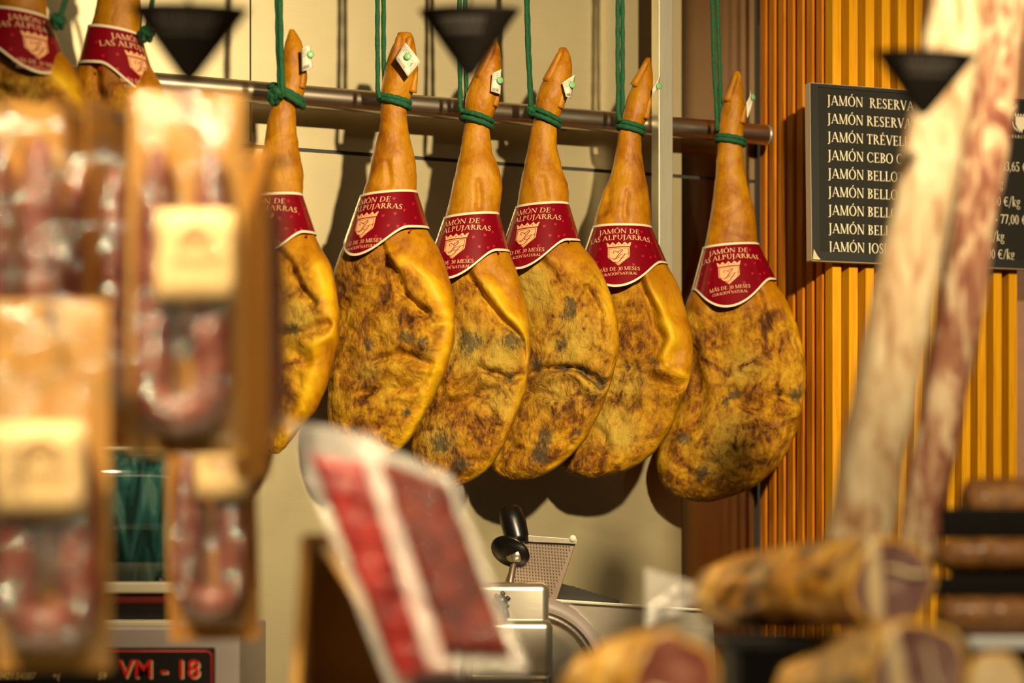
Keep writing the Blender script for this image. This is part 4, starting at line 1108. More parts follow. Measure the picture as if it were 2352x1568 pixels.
sz = (V_(0, 1514)[1] - tz) / 0.70
font_mesh('VM - 18', 'model_shadow', M['digit_cream'], vm, sz, (tx + 0.0018, -0.0036, tz - 0.0018), 0.0006, 0, 0, wid)
font_mesh('VM - 18', 'model_lettering', M['red_paint'], vm, sz, (tx, -0.0042, tz), 0.0006, 0, 0, wid)
dx_, dz_ = V_(0, 1559)
font_mesh('0421.54387', 'number_lettering', M['digit_cream'], vm, 0.0145, (V_(-2, 0)[0], -0.0036, dz_), 0, 0.25, 0, V_(88, 0)[0] - V_(2, 0)[0])
font_mesh('+(', 'number_lettering', M['digit_cream'], vm, 0.0145, (V_(122, 0)[0], -0.0036, dz_), 0, 0.25, 0)
font_mesh('59', 'number_lettering', M['digit_cream'], vm, 0.0145, (V_(226, 0)[0], -0.0036, dz_), 0, 0.25, 0, V_(246, 0)[0] - V_(226, 0)[0])
zb1, zb2, zb3 = V_(0, 1362)[1], V_(0, 1388)[1], V_(0, 1425)[1]
MB().box((-W_ + .01, 0.02, zt_), (-0.02, 0.38, zb3)).build('chamber_rim', M['machine_cream'], vm, smooth=False, bevel=0.002)
MB().box((-W_ + .02, 0.03, zb3 + .003), (-0.03, 0.37, zb2)).build('chamber', M['panel_black'], vm, smooth=False, bevel=0.002)
MB().box((-W_ + .015, 0.025, zb2), (-0.025, 0.375, zb1)).build('gasket', M['red_gasket'], vm, smooth=False, bevel=0.004)
zl = V_(0, 1337)[1]; zl2 = V_(0, 1020)[1]
MB().box((-W_ + .005, 0.012, zb1), (-0.015, 0.385, zl)).build('lid_frame', M['machine_cream'], vm, smooth=False, bevel=0.002)
# domed acrylic lid
n_, k_ = 40, 20; P = []
for j in range(k_ + 1):
    v_ = j / k_; row = []
    for i in range(n_ + 1):
        u_ = i / n_
        x_ = -W_ + .02 + (W_ - .05) * u_
        a_ = PI * v_
        rx = 1 - abs(2*u_ - 1) ** 6
        y_ = 0.20 - 0.17 * math.copysign(abs(math.cos(a_)) ** 0.5, math.cos(a_)) 
        z_ = zl + (zl2 - zl) * (abs(math.sin(a_)) ** 0.35) * (0.25 + 0.75 * rx ** 0.4)
        row.append((x_, y_, z_))
    P.append(row)
MB().grid(P).build('lid', M['lid'], vm, solid=0.004)
MB().box((-W_ + .02, 0.371, zl), (-0.03, 0.374, zl2 - .002)).build('lid_back', M['panel_black'], vm, smooth=False)
MB().tube([V3 for V3 in (Vector((V_(352, 0)[0], 0.03, zl + 0.002)), Vector((V_(372, 0)[0], 0.03, zl + 0.002)))], 0.006, 14).build('lid_stop', M['black'], vm)
for fx in (-W_ + .04, -0.04):
    for fy in (0.04, 0.36): MB().tube([(fx, fy, 0), (fx, fy, 0.02)], 0.016, 14).build('foot', M['black'], vm)

# ------------------------------------------------------------------ front counter
CT = 1.256
tag(MB().box((-1.0, 2.08, CT - 0.03), (1.15, 3.12, CT)).build('counter_top', M['steel_mach'], smooth=False, bevel=0.004), 'steel counter top in front carrying the display of meats', 'counter')
tag(MB().box((-0.98, 2.12, 0), (1.13, 3.08, CT - 0.03)).build('display_counter', M['machine_cream'], smooth=False), 'counter body beneath the front display', 'counter')

# sausage packs on a peg rack
rack = empty('peg_rack', (-0.66, 2.95, CT)); tag(rack, 'dark metal peg rack the sausage packs hang from', 'rack')
MB().tube([(0, 0, 0), (0, 0, 0.78)], 0.012, 20).build('pole', M['dark_metal'], rack)
MB().tube([(0, 0, 0), (0, 0, 0.008)], 0.10, 32).build('base_plate', M['dark_metal'], rack)
def peg(px, py, Y0, Y1):
    p = at(px, py, Y0)
    q0 = Vector((p.x, Y0 - 0.012, p.z)) - rack.location; q1 = Vector((p.x, Y1, p.z)) - rack.location
    MB().tube([q0 + Vector((0, 0, 0.008)), q0, q1], 0.0028, 10).build('peg', M['dark_metal'], rack)
    return q1

def make_pack(label, px, py, Y, w, h, rz=0.0, ht=0.0, utop=120, ubot=110, leg=62, r=0.019, lab=None, card='kraft', lean=0.0, seed=1, pegto=2.62, hole=28, casing='chorizo', crumple=1.0, tailw=1.0):
    """px,py: hole in the photo; w,h pack size in photo pixels at that distance"""
    k = Y / F; w *= k; h *= k; leg *= k; rnd = random.Random(seed)
    org = at(px, py, Y)
    root = empty('hanging_sausage_pack', org, (0, 0, R(rz))); root.rotation_euler = Euler((lean, R(ht), R(rz)))
    tag(root, label, 'sausage pack', 'sausage packs on the pegs')
    top = hole * k
    # card with a punched hole (ring of faces round it)
    m = MB(); hr = 0.007
    def outline(i, n):
        a_ = 2*PI*i/n; c_, s_ = math.cos(a_), math.sin(a_)
        q_ = max(abs(c_) / (w/2), (s_/top if s_ > 0 else -s_/(0.10)))
        return (c_/q_, s_/q_)
    n = 48
    ang = sorted(set([2*PI*i/n for i in range(n)]))
    f_ = []; vs = []
    for i in range(n):
        a_ = 2*PI*i/n; ox, oz = outline(i, n)
        vs += [(hr*math.cos(a_), 0, hr*math.sin(a_)), (ox, 0, oz)]
    for i in range(n):
        j = (i+1) % n; f_.append((2*i, 2*i+1, 2*j+1, 2*j))
    m.add(vs, f_)
    for kx, kz in (((w/2), top), (-(w/2), top), ((w/2), -0.10), (-(w/2), -0.10)):    # square the corners
        near = sorted(range(n), key=lambda i: (outline(i, n)[0]-kx)**2 + (outline(i, n)[1]-kz)**2)[:2]
        i0, i1 = sorted(near)
        if i1 - i0 > 2: i0, i1 = i1, i0
        m.add([(outline(i0, n)[0], 0, outline(i0, n)[1]), (kx, 0, kz), (outline(i1, n)[0], 0, outline(i1, n)[1])], [(0, 1, 2)])
    m.box((-w/2, -0.0004, top - h), (w/2, 0.0004, -0.0995))
    m.build('card', M[card], root, smooth=False, solid=0.0012, offset=0)
    # horseshoe sausage
    zt_ = -utop * k; zb_ = top - h + ubot * k
    P = []
    for i in range(9): P.append(Vector((-leg * (0.86 + 0.14*i/8), -r - .002, zt_ + (zb_ + leg - zt_) * i/9)))
    for i in range(17):
        a_ = PI + PI * i / 16; P.append(Vector((leg*math.cos(a_), -r - .002, zb_ + leg + leg*1.0*math.sin(a_))))
    for i in range(9): P.append(Vector((leg * (1 - 0.14*i/8), -r - .002, zb_ + leg + (zt_ - zb_ - leg) * (i+1)/9)))
    nP = len(P)
    rad = [r * (0.35 + 0.65*min(1, i/2.5, (nP-1-i)/2.5)) * (1 + 0.07*noise.noise(Vector((i*0.5, seed, 0)))) for i in range(nP)]
    sau = MB().tube(P, rad, 24).build('sausage', M[casing], root)
    # clear film over it, crumpled
    nx, nz = 34, 84; G_ = []
    for j in range(nz + 1):
        z_ = (top - h + 0.012) + (h - 0.012 - top*0.3) * j / nz
        row = []
        for i in range(nx + 1):
            x_ = -w/2*0.97 + w*0.97*i/nx
            d_ = 1e9
            for p in P:
                dd = math.hypot(x_ - p.x, z_ - p.z); d_ = min(d_, dd)
            hgt = 2.06 * r * math.exp(-(max(0, d_ - r*0.45) / (r*1.05))**2)
            inside = abs(x_) < leg and zb_ < z_ < zt_
            if inside: hgt = max(hgt, 1.5 * r)
            edge = min(1, min(i, nx - i) / 2.5, min(j, nz - j) / 3.0)
            v3 = Vector((x_*30 + seed*5, z_*22, seed))
            cr = noise.fractal(v3, 0.8, 2.0, 4) * 0.009 * crumple + abs(noise.noise(Vector((x_*60 + z_*25, z_*30 - x_*20, seed*2.0)))) * 0.016 * crumple
            row.append((x_, -(0.002 + (hgt + cr + 0.003) * edge), z_))
        G_.append(row)
    MB().grid(G_).build('clear_film', M['film'], root)
    if lab:
        lx0, lx1, lz0, lz1 = [q_ * k for q_ in lab]
        yb_ = -(2.06*r + 0.0075)
        m = MB(); P2 = [[(lx0 + (lx1-lx0)*i/10, yb_ - 0.004*math.sin(PI*i/10), lz0 + (lz1-lz0)*j/4) for i in range(11)] for j in range(5)]
        lb = m.grid(P2).build('paper_label', M['kraft_label'], root, solid=0.0005)
        m = MB(); lw, lh = lx1-lx0, lz1-lz0
        def at_l(u, v): return (lx0 + lw*u, yb_ - 0.004*math.sin(PI*u) - 0.0009, lz0 + lh*v)
        for i in range(10):                          # arched emblem
            a0, a1 = PI*i/10, PI*(i+1)/10
            for r0, r1 in ((0.16, 0.21), (0.05, 0.12)):
                m.quad(at_l(.5+r0*math.cos(a0), .60+r0*1.15*math.sin(a0)), at_l(.5+r1*math.cos(a0), .60+r1*1.15*math.sin(a0)), at_l(.5+r1*math.cos(a1), .60+r1*1.15*math.sin(a1)), at_l(.5+r0*math.cos(a1), .60+r0*1.15*math.sin(a1)))
        m.quad(at_l(.28, .56), at_l(.72, .56), at_l(.72, .60), at_l(.28, .60))
        u = .20
        while u < .80:
            ww = rnd.uniform(.025, .05); m.quad(at_l(u, .37), at_l(u+ww, .37), at_l(u+ww, .48), at_l(u, .48)); u += ww + .03
        m.quad(at_l(.14, .24), at_l(.86, .24), at_l(.86, .255), at_l(.14, .255))
        m.build('label_print', M['label_print'], lb, smooth=False)
    return root

packs = [
 dict(label='kraft sausage pack hanging in front, uppermost, its horseshoe sausage half under a label', px=430, py=242, Y=2.50, w=262, h=832, utop=110, ubot=88, leg=70, r=0.0205, lab=(-52, 122, -462, -256), seed=1, hole=30, ht=0.3),
 dict(label='kraft sausage pack hanging low at the left edge, label across its middle', px=118, py=722, Y=2.42, w=262, h=850, utop=270, ubot=100, leg=74, r=0.0215, lab=(-106, 98, -468, -254), seed=2, hole=32, ht=-0.4, crumple=1.8),
 dict(label='shaded kraft sausage pack hanging lowest, behind the uppermost pack', px=484, py=1000, Y=2.80, w=206, h=490, utop=60, ubot=80, leg=54, r=0.019, lab=(-26, 108, -150, 42), seed=3, hole=22, ht=-1.2, card='kraft_dark'),
 dict(label='sausage pack turned edge on, its orange card facing the slicer', px=578, py=372, Y=2.62, w=250, h=750, rz=113, utop=110, ubot=130, leg=62, r=0.0125, seed=4, crumple=.6, hole=24, card='kraft_dark'),
 dict(label='pale pink sausage pack hanging at the far left edge, above the low pack', px=20, py=262, Y=2.60, w=250, h=700, rz=28, utop=60, ubot=120, leg=62, r=0.024, seed=5, hole=26, crumple=1.4),
 dict(label='sausage pack turned edge on, nearest to the pale pink pack', px=95, py=268, Y=2.76, w=250, h=770, rz=66, utop=130, ubot=130, leg=60, r=0.0135, seed=6, hole=30, card='kraft_dark', crumple=.6),
 dict(label='sausage pack turned edge on, middle one of the three behind the two front packs', px=182, py=268, Y=2.76, w=250, h=770, rz=66, utop=130, ubot=130, leg=60, r=0.0135, seed=7, hole=30, card='kraft_dark', crumple=.6),
 dict(label='sausage pack turned edge on, tucked right behind the uppermost front pack', px=268, py=268, Y=2.76, w=250, h=790, rz=66, utop=130, ubot=130, leg=60, r=0.0135, seed=8, hole=30, card='kraft_dark', crumple=.6),
]
for d_ in packs: make_pack(**d_)
def rod(*pts):
    P = [Vector(p) - rack.location for p in pts]; Q = [P[0]]
    for i in range(1, len(P) - 1):                      # soft bends
        a_, b_ = (P[i-1] - P[i]).normalized(), (P[i+1] - P[i]).normalized()
        Q += [P[i] + a_*0.006, P[i] + (a_ + b_)*0.0018, P[i] + b_*0.006]
    MB().tube(Q + [P[-1]], 0.0028, 10).build('peg', M['dark_metal'], rack)
XP, YP = -0.66, 2.95
def hole(i, dy=6): return at(packs[i]['px'], packs[i]['py'] + dy, packs[i]['Y'])
h_ = hole(0); rod((h_.x, h_.y - .05, h_.z + .006), h_, (h_.x, YP, h_.z), (XP, YP, h_.z))
h_ = hole(1); rod((h_.x, h_.y - .05, h_.z + .006), h_, (h_.x, 2.47, h_.z), (XP, 2.47, h_.z), (XP, YP, h_.z))
h_ = hole(2); rod((h_.x, h_.y - .04, h_.z + .006), h_, (h_.x, YP, h_.z), (XP, YP, h_.z))
h_ = hole(3); rod((h_.x + .045, h_.y, h_.z + .005), h_, (h_.x - .030, h_.y, h_.z), (h_.x - .030, YP, h_.z), (XP, YP, h_.z))
h_ = hole(4); rod((h_.x, h_.y - .05, h_.z + .006), h_, (h_.x, 2.665, h_.z), (XP, 2.665, h_.z), (XP, YP, h_.z))
h_ = hole(7); rod((h_.x + .04, h_.y, h_.z + .005), h_, (XP, h_.y, h_.z), (XP, YP, h_.z))

# ------------------------------------------------------------------ black drip cups
def drip_cup(label, px, py, Y, hw, h, rz, ht, top_py):
    k = Y / F; org = at(px, py, Y); r_ = hw * k; hh = h * k
    root = empty('hanging_drip_cup', org, (0, 0, 0)); root.rotation_euler = Euler((R(4), R(ht), R(rz)))
    tag(root, label, 'drip cup', 'black drip cups')
    m = MB(); n = 48; prof = [(1.0, 0.0), (1.03, -0.01), (1.0, -0.04), (0.55, -0.52), (0.16, -0.93), (0.07, -1.0), (0.0, -1.0), (0.0, -0.92), (0.12, -0.88), (0.52, -0.48), (0.96, -0.02)]
    vs = []; fs = []
    for a, b in prof:
        for j in range(n):
            t = 2*PI*j/n
            vs.append((r_*a*math.cos(t), r_*0.62*a*math.sin(t), hh*b))
    for i in range(len(prof)):
        i2 = (i+1) % len(prof)
        for j in range(n): fs.append((i*n+j, i2*n+j, i2*n+(j+1) % n, i*n+(j+1) % n))
    m.add(vs, fs); m.build('cup', M['black_cup'], root)
    # worn embossed marks on the flank
    m = MB(); rnd = random.Random(int(px))
    for row, (v0, v1) in enumerate(((-0.16, -0.27), (-0.32, -0.39))):
        t = R(-128)
        while t < R(-62):
            wt = R(rnd.uniform(3, 6))
            c = []
            for (tt, v) in ((t, v0), (t+wt, v0), (t+wt, v1), (t, v1)):
                a = 1.0 + (v + 0.04) * 0.94
                c.append((r_*a*1.01*math.cos(tt), r_*0.62*a*1.02*math.sin(tt), hh*v))
            m.quad(*c); t += wt + R(rnd.uniform(1.5, 3.5))
    m.build('worn_print', M['cup_print'], root, smooth=False)
    L0 = Vector((0, 0, -hh*0.9))
    inv = root.rotation_euler.to_matrix().inverted()
    tip = inv @ Vector((0, 0, 2.9 - org.z))
    MB().tube([L0, tip], 0.0022, 10).build('spike', M['dark_metal'], root)
    return root
drip_cup('black drip cup hanging at the top beside the far left hams', 435, 16, 2.65, 136, 172, 8, 0.5, 0)
drip_cup('black drip cup hanging at the top before the third ham of the row', 1078, 22, 3.05, 116, 152, -10, 1.0, 0)
drip_cup('black drip cup hanging in front of the pale sausages and price board', 2126, 122, 2.74, 118, 142, 6, 1.5, 0)
bx0, bx1 = at(100, 0, 3.05).x, at(1200, 0, 3.05).x
hb_ = empty('hanging_bar', (0, 3.05, 2.9)); tag(hb_, 'steel bar above the counter that the drip cups hang from', 'bar')
MB().tube([(bx0 - .3, 0, 0), (1.2, 0, 0)], 0.012, 16).build('tube', M['steel_tube'], hb_)
for x_ in (bx0, 1.0): MB().tube([(x_, 0, 0), (x_, 0, 0.1)], 0.008, 12).build('hanger_rod', M['steel_tube'], hb_)
MB().tube([(at(435, 0, 2.65).x, 0, 0), (at(435, 0, 2.65).x, -0.41, 0)], 0.006, 12).build('arm', M['steel_tube'], hb_)
MB().tube([(at(2126, 0, 2.74).x, 0, 0), (at(2126, 0, 2.74).x, -0.32, 0)], 0.006, 12).build('arm', M['steel_tube'], hb_)

# ------------------------------------------------------------------ tall pale sausages leaning at the right
def long_sausage(name, label, p_bot, p_top, Yb, Yt, rb, rt, mat, seed, squash):
    a, b = at(p_bot[0], p_bot[1], Yb), at(p_top[0], p_top[1], Yt)
    n, c = 90, 40
    d = b - a; vs = []; fs = []
    ax = d.normalized(); sx_ = ax.cross(Vector((0, 1, 0))).normalized(); sy = ax.cross(sx_).normalized()
    for i in range(n):
        t = i/(n-1)
        e = min(1, math.sqrt(max(0, 1-(1-min(1, t/0.035))**2)) if t < .035 else (math.sqrt(max(0, 1-(1-min(1, (1-t)/0.035))**2)) if t > .965 else 1))
        bend = Vector((0, 0, 0)) + sx_ * 0.006 * math.sin(PI*t*1.3 + seed)
        for j in range(c):
            th = 2*PI*j/c
            p = Vector((math.cos(th), math.sin(th), 0))
            w_ = 1 + 0.10*noise.noise(Vector((p.x*1.1 + seed*9, p.y*1.1, t*9))) + 0.035*noise.noise(Vector((p.x*4, p.y*4 + seed, t*34)))
            sq = (abs(p.x)**3 + abs(p.y)**3) ** (-1/3)           # pressed, squarish section
            q_ = 0.55 + 0.45*sq
            r_ = (rb + (rt-rb)*t) * e * w_ * q_ * Yb / F
            vs.append(d*t + bend + sx_*p.x*r_ + sy*p.y*r_*squash)
    for i in range(n-1):
        for j in range(c): fs.append((i*c+j, i*c+(j+1) % c, (i+1)*c+(j+1) % c, (i+1)*c+j))
    fs.append(tuple(range(c))[::-1]); fs.append(tuple((n-1)*c+j for j in range(c)))
    o = MB().add(vs, fs).build(name, M[mat], loc=a)
    tag(o, label, 'sausage', 'long pale sausages')
    tip = at(p_top[0] + (p_top[0]-p_bot[0])*0.01, p_top[1] - 12, Yt) - a
    MB().tube([d*0.99, tip, Vector((tip.x + 0.02, tip.y, 2.9 - a.z + 0.012))], 0.0025, 8).build('string', M['paper'], o)
    return o
long_sausage('hanging_long_sausage', 'long pressed pale sausage slanting in front of the price board, nearer of the two', (1970, 1335), (2196, -45), 2.88, 2.98, 76, 68, 'salami', 1, 0.9)
long_sausage('hanging_long_sausage', 'long reddish mould-flecked sausage slanting just behind the pale one', (2105, 1340), (2305, -45), 3.06, 3.14, 48, 60, 'salami_red', 2, 0.9)

# ------------------------------------------------------------------ vacuum packs of sliced ham and their folded card stand
def slice_pack(label, corners, meat, Y0, Y1, mat, seed):
    """corners TL TR BR BL of the film in the photo; Y0 top, Y1 bottom distance"""
    c = [at(corners[0][0], corners[0][1], Y0), at(corners[1][0], corners[1][1], Y0), at(corners[2][0], corners[2][1], Y1), at(corners[3][0], corners[3][1], Y1)]
    o_ = (c[2] + c[3]) / 2
    root = empty('sliced_ham_pack', o_); tag(root, label, 'ham pack', 'vacuum packs of sliced ham')
    c = [p - o_ for p in c]
    nrm = (c[1]-c[0]).cross(c[3]-c[0]).normalized()
    if nrm.y > 0: nrm = -nrm
    def bl(u, v, off): return (c[0]*(1-u)+c[1]*u)*(1-v) + (c[3]*(1-u)+c[2]*u)*v + nrm*off
    nu, nv = 40, 80
    def hh(u, v):
        mu = min(1, max(0, min(u-meat[0], meat[2]-u)/0.05)); mv = min(1, max(0, min(v-meat[1], meat[3]-v)/0.03))
        return 0.010 * min(mu, mv)
    def wr(u, v): return 0.003*noise.fractal(Vector((u*7+seed, v*14, seed)), 0.8, 2, 4) + 0.002*abs(noise.noise(Vector((u*22, v*12, seed*3))))
    MB().grid([[bl(u/nu, v/nv, hh(u/nu, v/nv) + wr(u/nu, v/nv) + 0.0022) for u in range(nu+1)] for v in range(nv+1)]).build('clear_film', M['film_vac'], root)
    MB().grid([[bl(u/nu, v/nv, -0.002 + 0.4*wr(u/nu, v/nv)) for u in range(nu+1)] for v in range(nv+1)]).build('back_film', M['film_hazy'], root)
    m = MB(); nu, nv = 36, 70; P = []
    for v in range(nv+1):
        row = []
        for u in range(nu+1):
            uu, vv = u/nu, v/nv
            ed = 0.035*noise.noise(Vector((vv*9, seed, 0)))
            U = meat[0] + (meat[2]-meat[0])*uu + ed*(1 if uu > .5 else -1)*abs(2*uu-1); Vv = meat[1] + (meat[3]-meat[1])*vv + 0.02*noise.noise(Vector((uu*7, seed, 4)))
            e = min(1, min(u, nu-u)/3, min(v, nv-v)/3)
            lay = 0.0025*(((vv*5 + 0.15*noise.noise(Vector((uu*5, vv*3, seed)))) % 1))
            row.append(bl(U, Vv, 0.001 + e*(0.006 + lay + 0.0012*noise.fractal(Vector((uu*9, vv*18, seed)), .7, 2, 3))))
        P.append(row)
    m.grid(P).build('ham_slices', M[mat], root)
    return root
slice_pack('vacuum pack of dark red sliced ham leaning on the folded card, nearer the slicer', [(815,1000),(1035,1090),(1212,1538),(985,1532)], (0.20, 0.07, 0.90, 0.94), 2.52, 2.45, 'slices', 1)
slice_pack('vacuum pack of bright red ham leaning on the folded card, beside the sausage packs', [(652,962),(868,1002),(1075,1575),(905,1612)], (0.14, 0.12, 0.92, 0.95), 2.60, 2.56, 'slices_deep', 2)
YT = 2.66
ap = at(702, 1240, YT)
st = empty('folded_card_stand', (ap.x, YT, CT)); tag(st, 'brown folded card stand open at the front, beneath the vacuum packs', 'display stand')
def leg_panel(p0, p1, dep, th, name, mat, flip=1):
    a_, b_ = at(p0[0], p0[1], YT), at(p1[0], p1[1], YT)
    b_ = a_ + (b_ - a_) * ((a_.z - CT) / (a_.z - b_.z))
    u = (b_ - a_).normalized(); nn = Vector((-u.z, 0, u.x)).normalized() * th
    m = MB(); q = [a_, b_, b_ + nn, a_ + nn]; q = [Vector((v.x - ap.x, 0, max(0, v.z - CT))) for v in q]
    m.add(q + [v + Vector((0, dep, 0)) for v in q], [(0,1,2,3), (7,6,5,4), (0,4,5,1), (1,5,6,2), (2,6,7,3), (3,7,4,0)])
    m.build(name, mat, st, smooth=False, bevel=0.001)
leg_panel((690, 1236), (664, 1640), 0.16, 0.010, 'left_flap', M['kraft'])
leg_panel((722, 1236), (985, 1640), 0.16, 0.010, 'sloping_flap', M['kraft'])
a_, b_ = at(664, 1600, YT), at(960, 1600, YT)
m = MB(); c_ = [at(700, 1250, YT), at(952, 1610, YT), at(672, 1610, YT)]; c_ = [Vector((v.x - ap.x, 0.155, v.z - CT)) for v in c_]
m.add(c_, [(0, 1, 2)]); m.build('back_flap', M['kraft_dark'], st, smooth=False, solid=0.002)
tl_ = at(690, 1232, YT) - st.location; tr_ = at(726, 1232, YT) - st.location
MB().box((tl_.x, 0, tl_.z - 0.008), (tr_.x, 0.16, tl_.z + 0.003)).build('ridge', M['kraft'], st, smooth=False, bevel=0.003)

# ------------------------------------------------------------------ cut ham pieces on a riser, lower right
def ham_piece(label, p0, p1, Y0, Y1, prof, lean, seed, bands, squash=1.0):
    """p0 tail end, p1 cut face centre; prof radii in photo pixels"""
    a, b = at(p0[0], p0[1], Y0), at(p1[0], p1[1], Y1)
    d = b - a; ax = d.normalized(); sx_ = Vector((0, 0, 1)); sx_ = (sx_ - ax*sx_.dot(ax)).normalized(); sy = ax.cross(sx_).normalized()
    n, c = 64, 56; vs = []; fs = []
    for i in range(n):
        t = i/(n-1); r_ = np.interp(t, [q[0] for q in prof], [q[1] for q in prof]) * Y1 / F
        for j in range(c):
            th = 2*PI*j/c; p = Vector((math.cos(th), math.sin(th), 0))
            w_ = 1 + 0.20*noise.noise(Vector((p.x*0.9+seed*7, p.y*0.9, t*2.2))) + 0.07*noise.noise(Vector((p.x*3.5, p.y*3.5+seed, t*11))) + 0.03*noise.noise(Vector((p.x*9, p.y*9+seed, t*30)))
            vs.append(d*t + sx_*p.x*r_*w_*squash + sy*p.y*r_*w_)
    for i in range(n-1):
        for j in range(c): fs.append((i*c+j, (i+1)*c+j, (i+1)*c+(j+1) % c, i*c+(j+1) % c))
    fs.append(tuple(range(c)))
    root = MB().add(vs, fs).build('cut_ham_piece', M['chunk'], loc=a)
    tag(root, label, 'ham piece', 'cut ham pieces on the counter')
    rim = vs[(n-1)*c:]; ce = d*1.0
    def ring(k, off): return [ce + (v - ce)*k + ax*off for v in rim]
    m = MB(); r1, r2 = ring(1.0, 0.0), ring(0.90, 0.002); m.add(r1 + r2, [(j, j+c, (j+1) % c + c, (j+1) % c) for j in range(c)])
    m.build('fat_rim', M['fat_gold'], root)
    m = MB(); K = [ring(0.905 * (1 - q/6.0), 0.002 + 0.001*noise.noise(Vector((q, seed, 0)))) for q in range(6)]
    vs2 = [v for r in K for v in r] + [ce + ax*0.002]
    fs2 = [(q*c+j, (q+1)*c+j, (q+1)*c+(j+1) % c, q*c+(j+1) % c) for q in range(5) for j in range(c)] + [(5*c+j, 6*c, 5*c+(j+1) % c) for j in range(c)]
    m.add(vs2, fs2); m.build('cut_face', M[lean], root)
    R0 = prof[-1][1] * Y1 / F
    for (u0, v0, u1, v1, wd) in bands:                 # seams of fat across the cut
        P = []
        for i in range(9):
            t = i/8; P.append(ce + ax*0.0045 + sx_*R0*squash*(v0+(v1-v0)*t + 0.06*math.sin(t*5+seed)) + sy*-R0*(u0+(u1-u0)*t + 0.05*math.cos(t*4)))
        rows_ = [[], [], []]
        for i in range(9):
            w0 = wd*R0*(0.45+0.55*math.sin(PI*(i+.5)/9.5))
            dq = (P[min(i+1, 8)]-P[max(i-1, 0)]).normalized(); nn = dq.cross(ax).normalized()
            for k_, row in zip((1, 0, -1), rows_): row.append(P[i] + nn*w0*k_)
        m = MB().grid(rows_)
        m.build('fat_seam', M['fatcut'], root, solid=0.001)
    # loose clear wrap
    vs3 = []
    for i in range(0, n, 2):
        for j in range(0, c):
            v = Vector(vs[i*c+j]); ctr = d*(i/(n-1)); e = (v-ctr)
            vs3.append(ctr + e*(1.04 + 0.09*abs(noise.noise(Vector((i*0.21, j*0.35, seed))))) )
    nn_ = len(range(0, n, 2))
    m = MB(); m.add(vs3, [(i*c+j, (i+1)*c+j, (i+1)*c+(j+1) % c, i*c+(j+1) % c) for i in range(nn_-1) for j in range(c)])
    m.build('clear_wrap', M['film_vac'], root)
    return root, a
pc, pa = ham_piece('shrink-wrapped cut ham piece topmost on the black riser, a crumpled film tail at one end', (1606, 1362), (2045, 1338), 3.04, 2.62, [(0, 18), (0.05, 50), (0.16, 92), (0.3, 108), (0.8, 114), (1, 112)], 'lean', 1, [(-0.50, 0.9, -0.30, -0.9, .19), (-0.2, .25, .85, .22, .06)], 0.95)
# film tail of that piece
m = MB(); P = []
for i in range(13):
    u = i/12; row = []
    for j in range(9):
        v = j/8 - 0.5
        p = at(1612 - 130*u, 1362 + 10*u + v*(44 + 90*u), 3.04) - pa
        p.y += 0.012*noise.noise(Vector((u*5, v*6, 2))) ; row.append(p)
    P.append(row)
m.grid(P).build('film_tail', M['film_hazy'], pc)
ham_piece('cut ham piece with a reddish face, lowest and nearest the slicer side', (1330, 1585), (1548, 1563), 2.64, 2.36, [(0, 30), (0.15, 84), (0.5, 112), (0.85, 120), (1, 114)], 'lean_red', 2, [(-0.6, -0.25, 0.8, -0.5, .14)])
ham_piece('cut ham piece with a broad purple-brown face, lying in front of the riser', (1800, 1585), (2108, 1545), 2.66, 2.34, [(0, 30), (0.15, 74), (0.45, 96), (0.8, 122), (1, 128)], 'lean', 3, [(-0.60, 0.80, -0.25, -0.9, .17), (0.1, 0.5, 0.40, -0.4, .04)])
ham_piece('small yellowish cut ham piece near the pale tray, lower corner', (2180, 1600), (2290, 1570), 2.62, 2.45, [(0, 30), (0.3, 62), (1, 74)], 'fatcut', 4, [])
rz_ = at(0, 1462, 2.76).z
ri = empty('display_riser', (at(1900, 0, 2.78).x, 2.78, CT)); tag(ri, 'black display riser under the topmost ham piece', 'riser')
x0, x1 = at(1668, 0, 2.70).x - ri.location.x, at(2120, 0, 2.70).x - ri.location.x
MB().box((x0, -0.05, rz_ - CT - 0.012), (x1, 0.12, rz_ - CT)).build('shelf', M['green_dark'], ri, smooth=False, bevel=0.002)
MB().box((x0 + .01, -0.045, 0), (x0 + .02, 0.115, rz_ - CT - 0.012)).build('side_panel', M['green_dark'], ri, smooth=False)
MB().box((x1 - .02, -0.045, 0), (x1 - .01, 0.115, rz_ - CT - 0.012)).build('side_panel', M['green_dark'], ri, smooth=False)
MB().box((x0 + .02, 0.06, 0), (x1 - .02, 0.07, rz_ - CT - 0.012)).build('back_panel', M['green_dark'], ri, smooth=False)

# tiered black stand with brown sausages
YR = 2.88
sx0 = at(2150, 0, YR).x
tr = empty('tiered_stand', (sx0 + 0.12, YR, CT)); tag(tr, 'black tiered stand holding the thick brown sausages', 'stand')
def tier(py0, py1, px0, name, mat, Y0, Y1, xr=0.16):
    z1_, z0_ = at(0, py0, Y0).z - CT, at(0, py1, Y0).z - CT
    return MB().box((at(px0, 0, Y0).x - tr.location.x, Y0 - YR, z0_), (xr, Y1 - YR, z1_)).build(name, mat, tr, smooth=False, bevel=0.003)
def fat_sausage(label, p0, p1, Y, r, seed):
    a, b = at(p0[0], p0[1], Y), at(p1[0], p1[1], Y); d = b - a; n = 50; r_ = r*Y/F
    P = [d*(i/(n-1)) for i in range(n)]
    rad = [r_ * math.sqrt(max(0.02, 1-(1-min(1, i/5.0))**2)) * (1+0.05*noise.noise(Vector((i*0.35, seed, 0))) ) for i in range(n)]
    o = MB().tube(P, rad, 36).build('brown_sausage', M['brown_sausage'], loc=a)
    tag(o, label, 'sausage', 'thick brown sausages on the tiers')
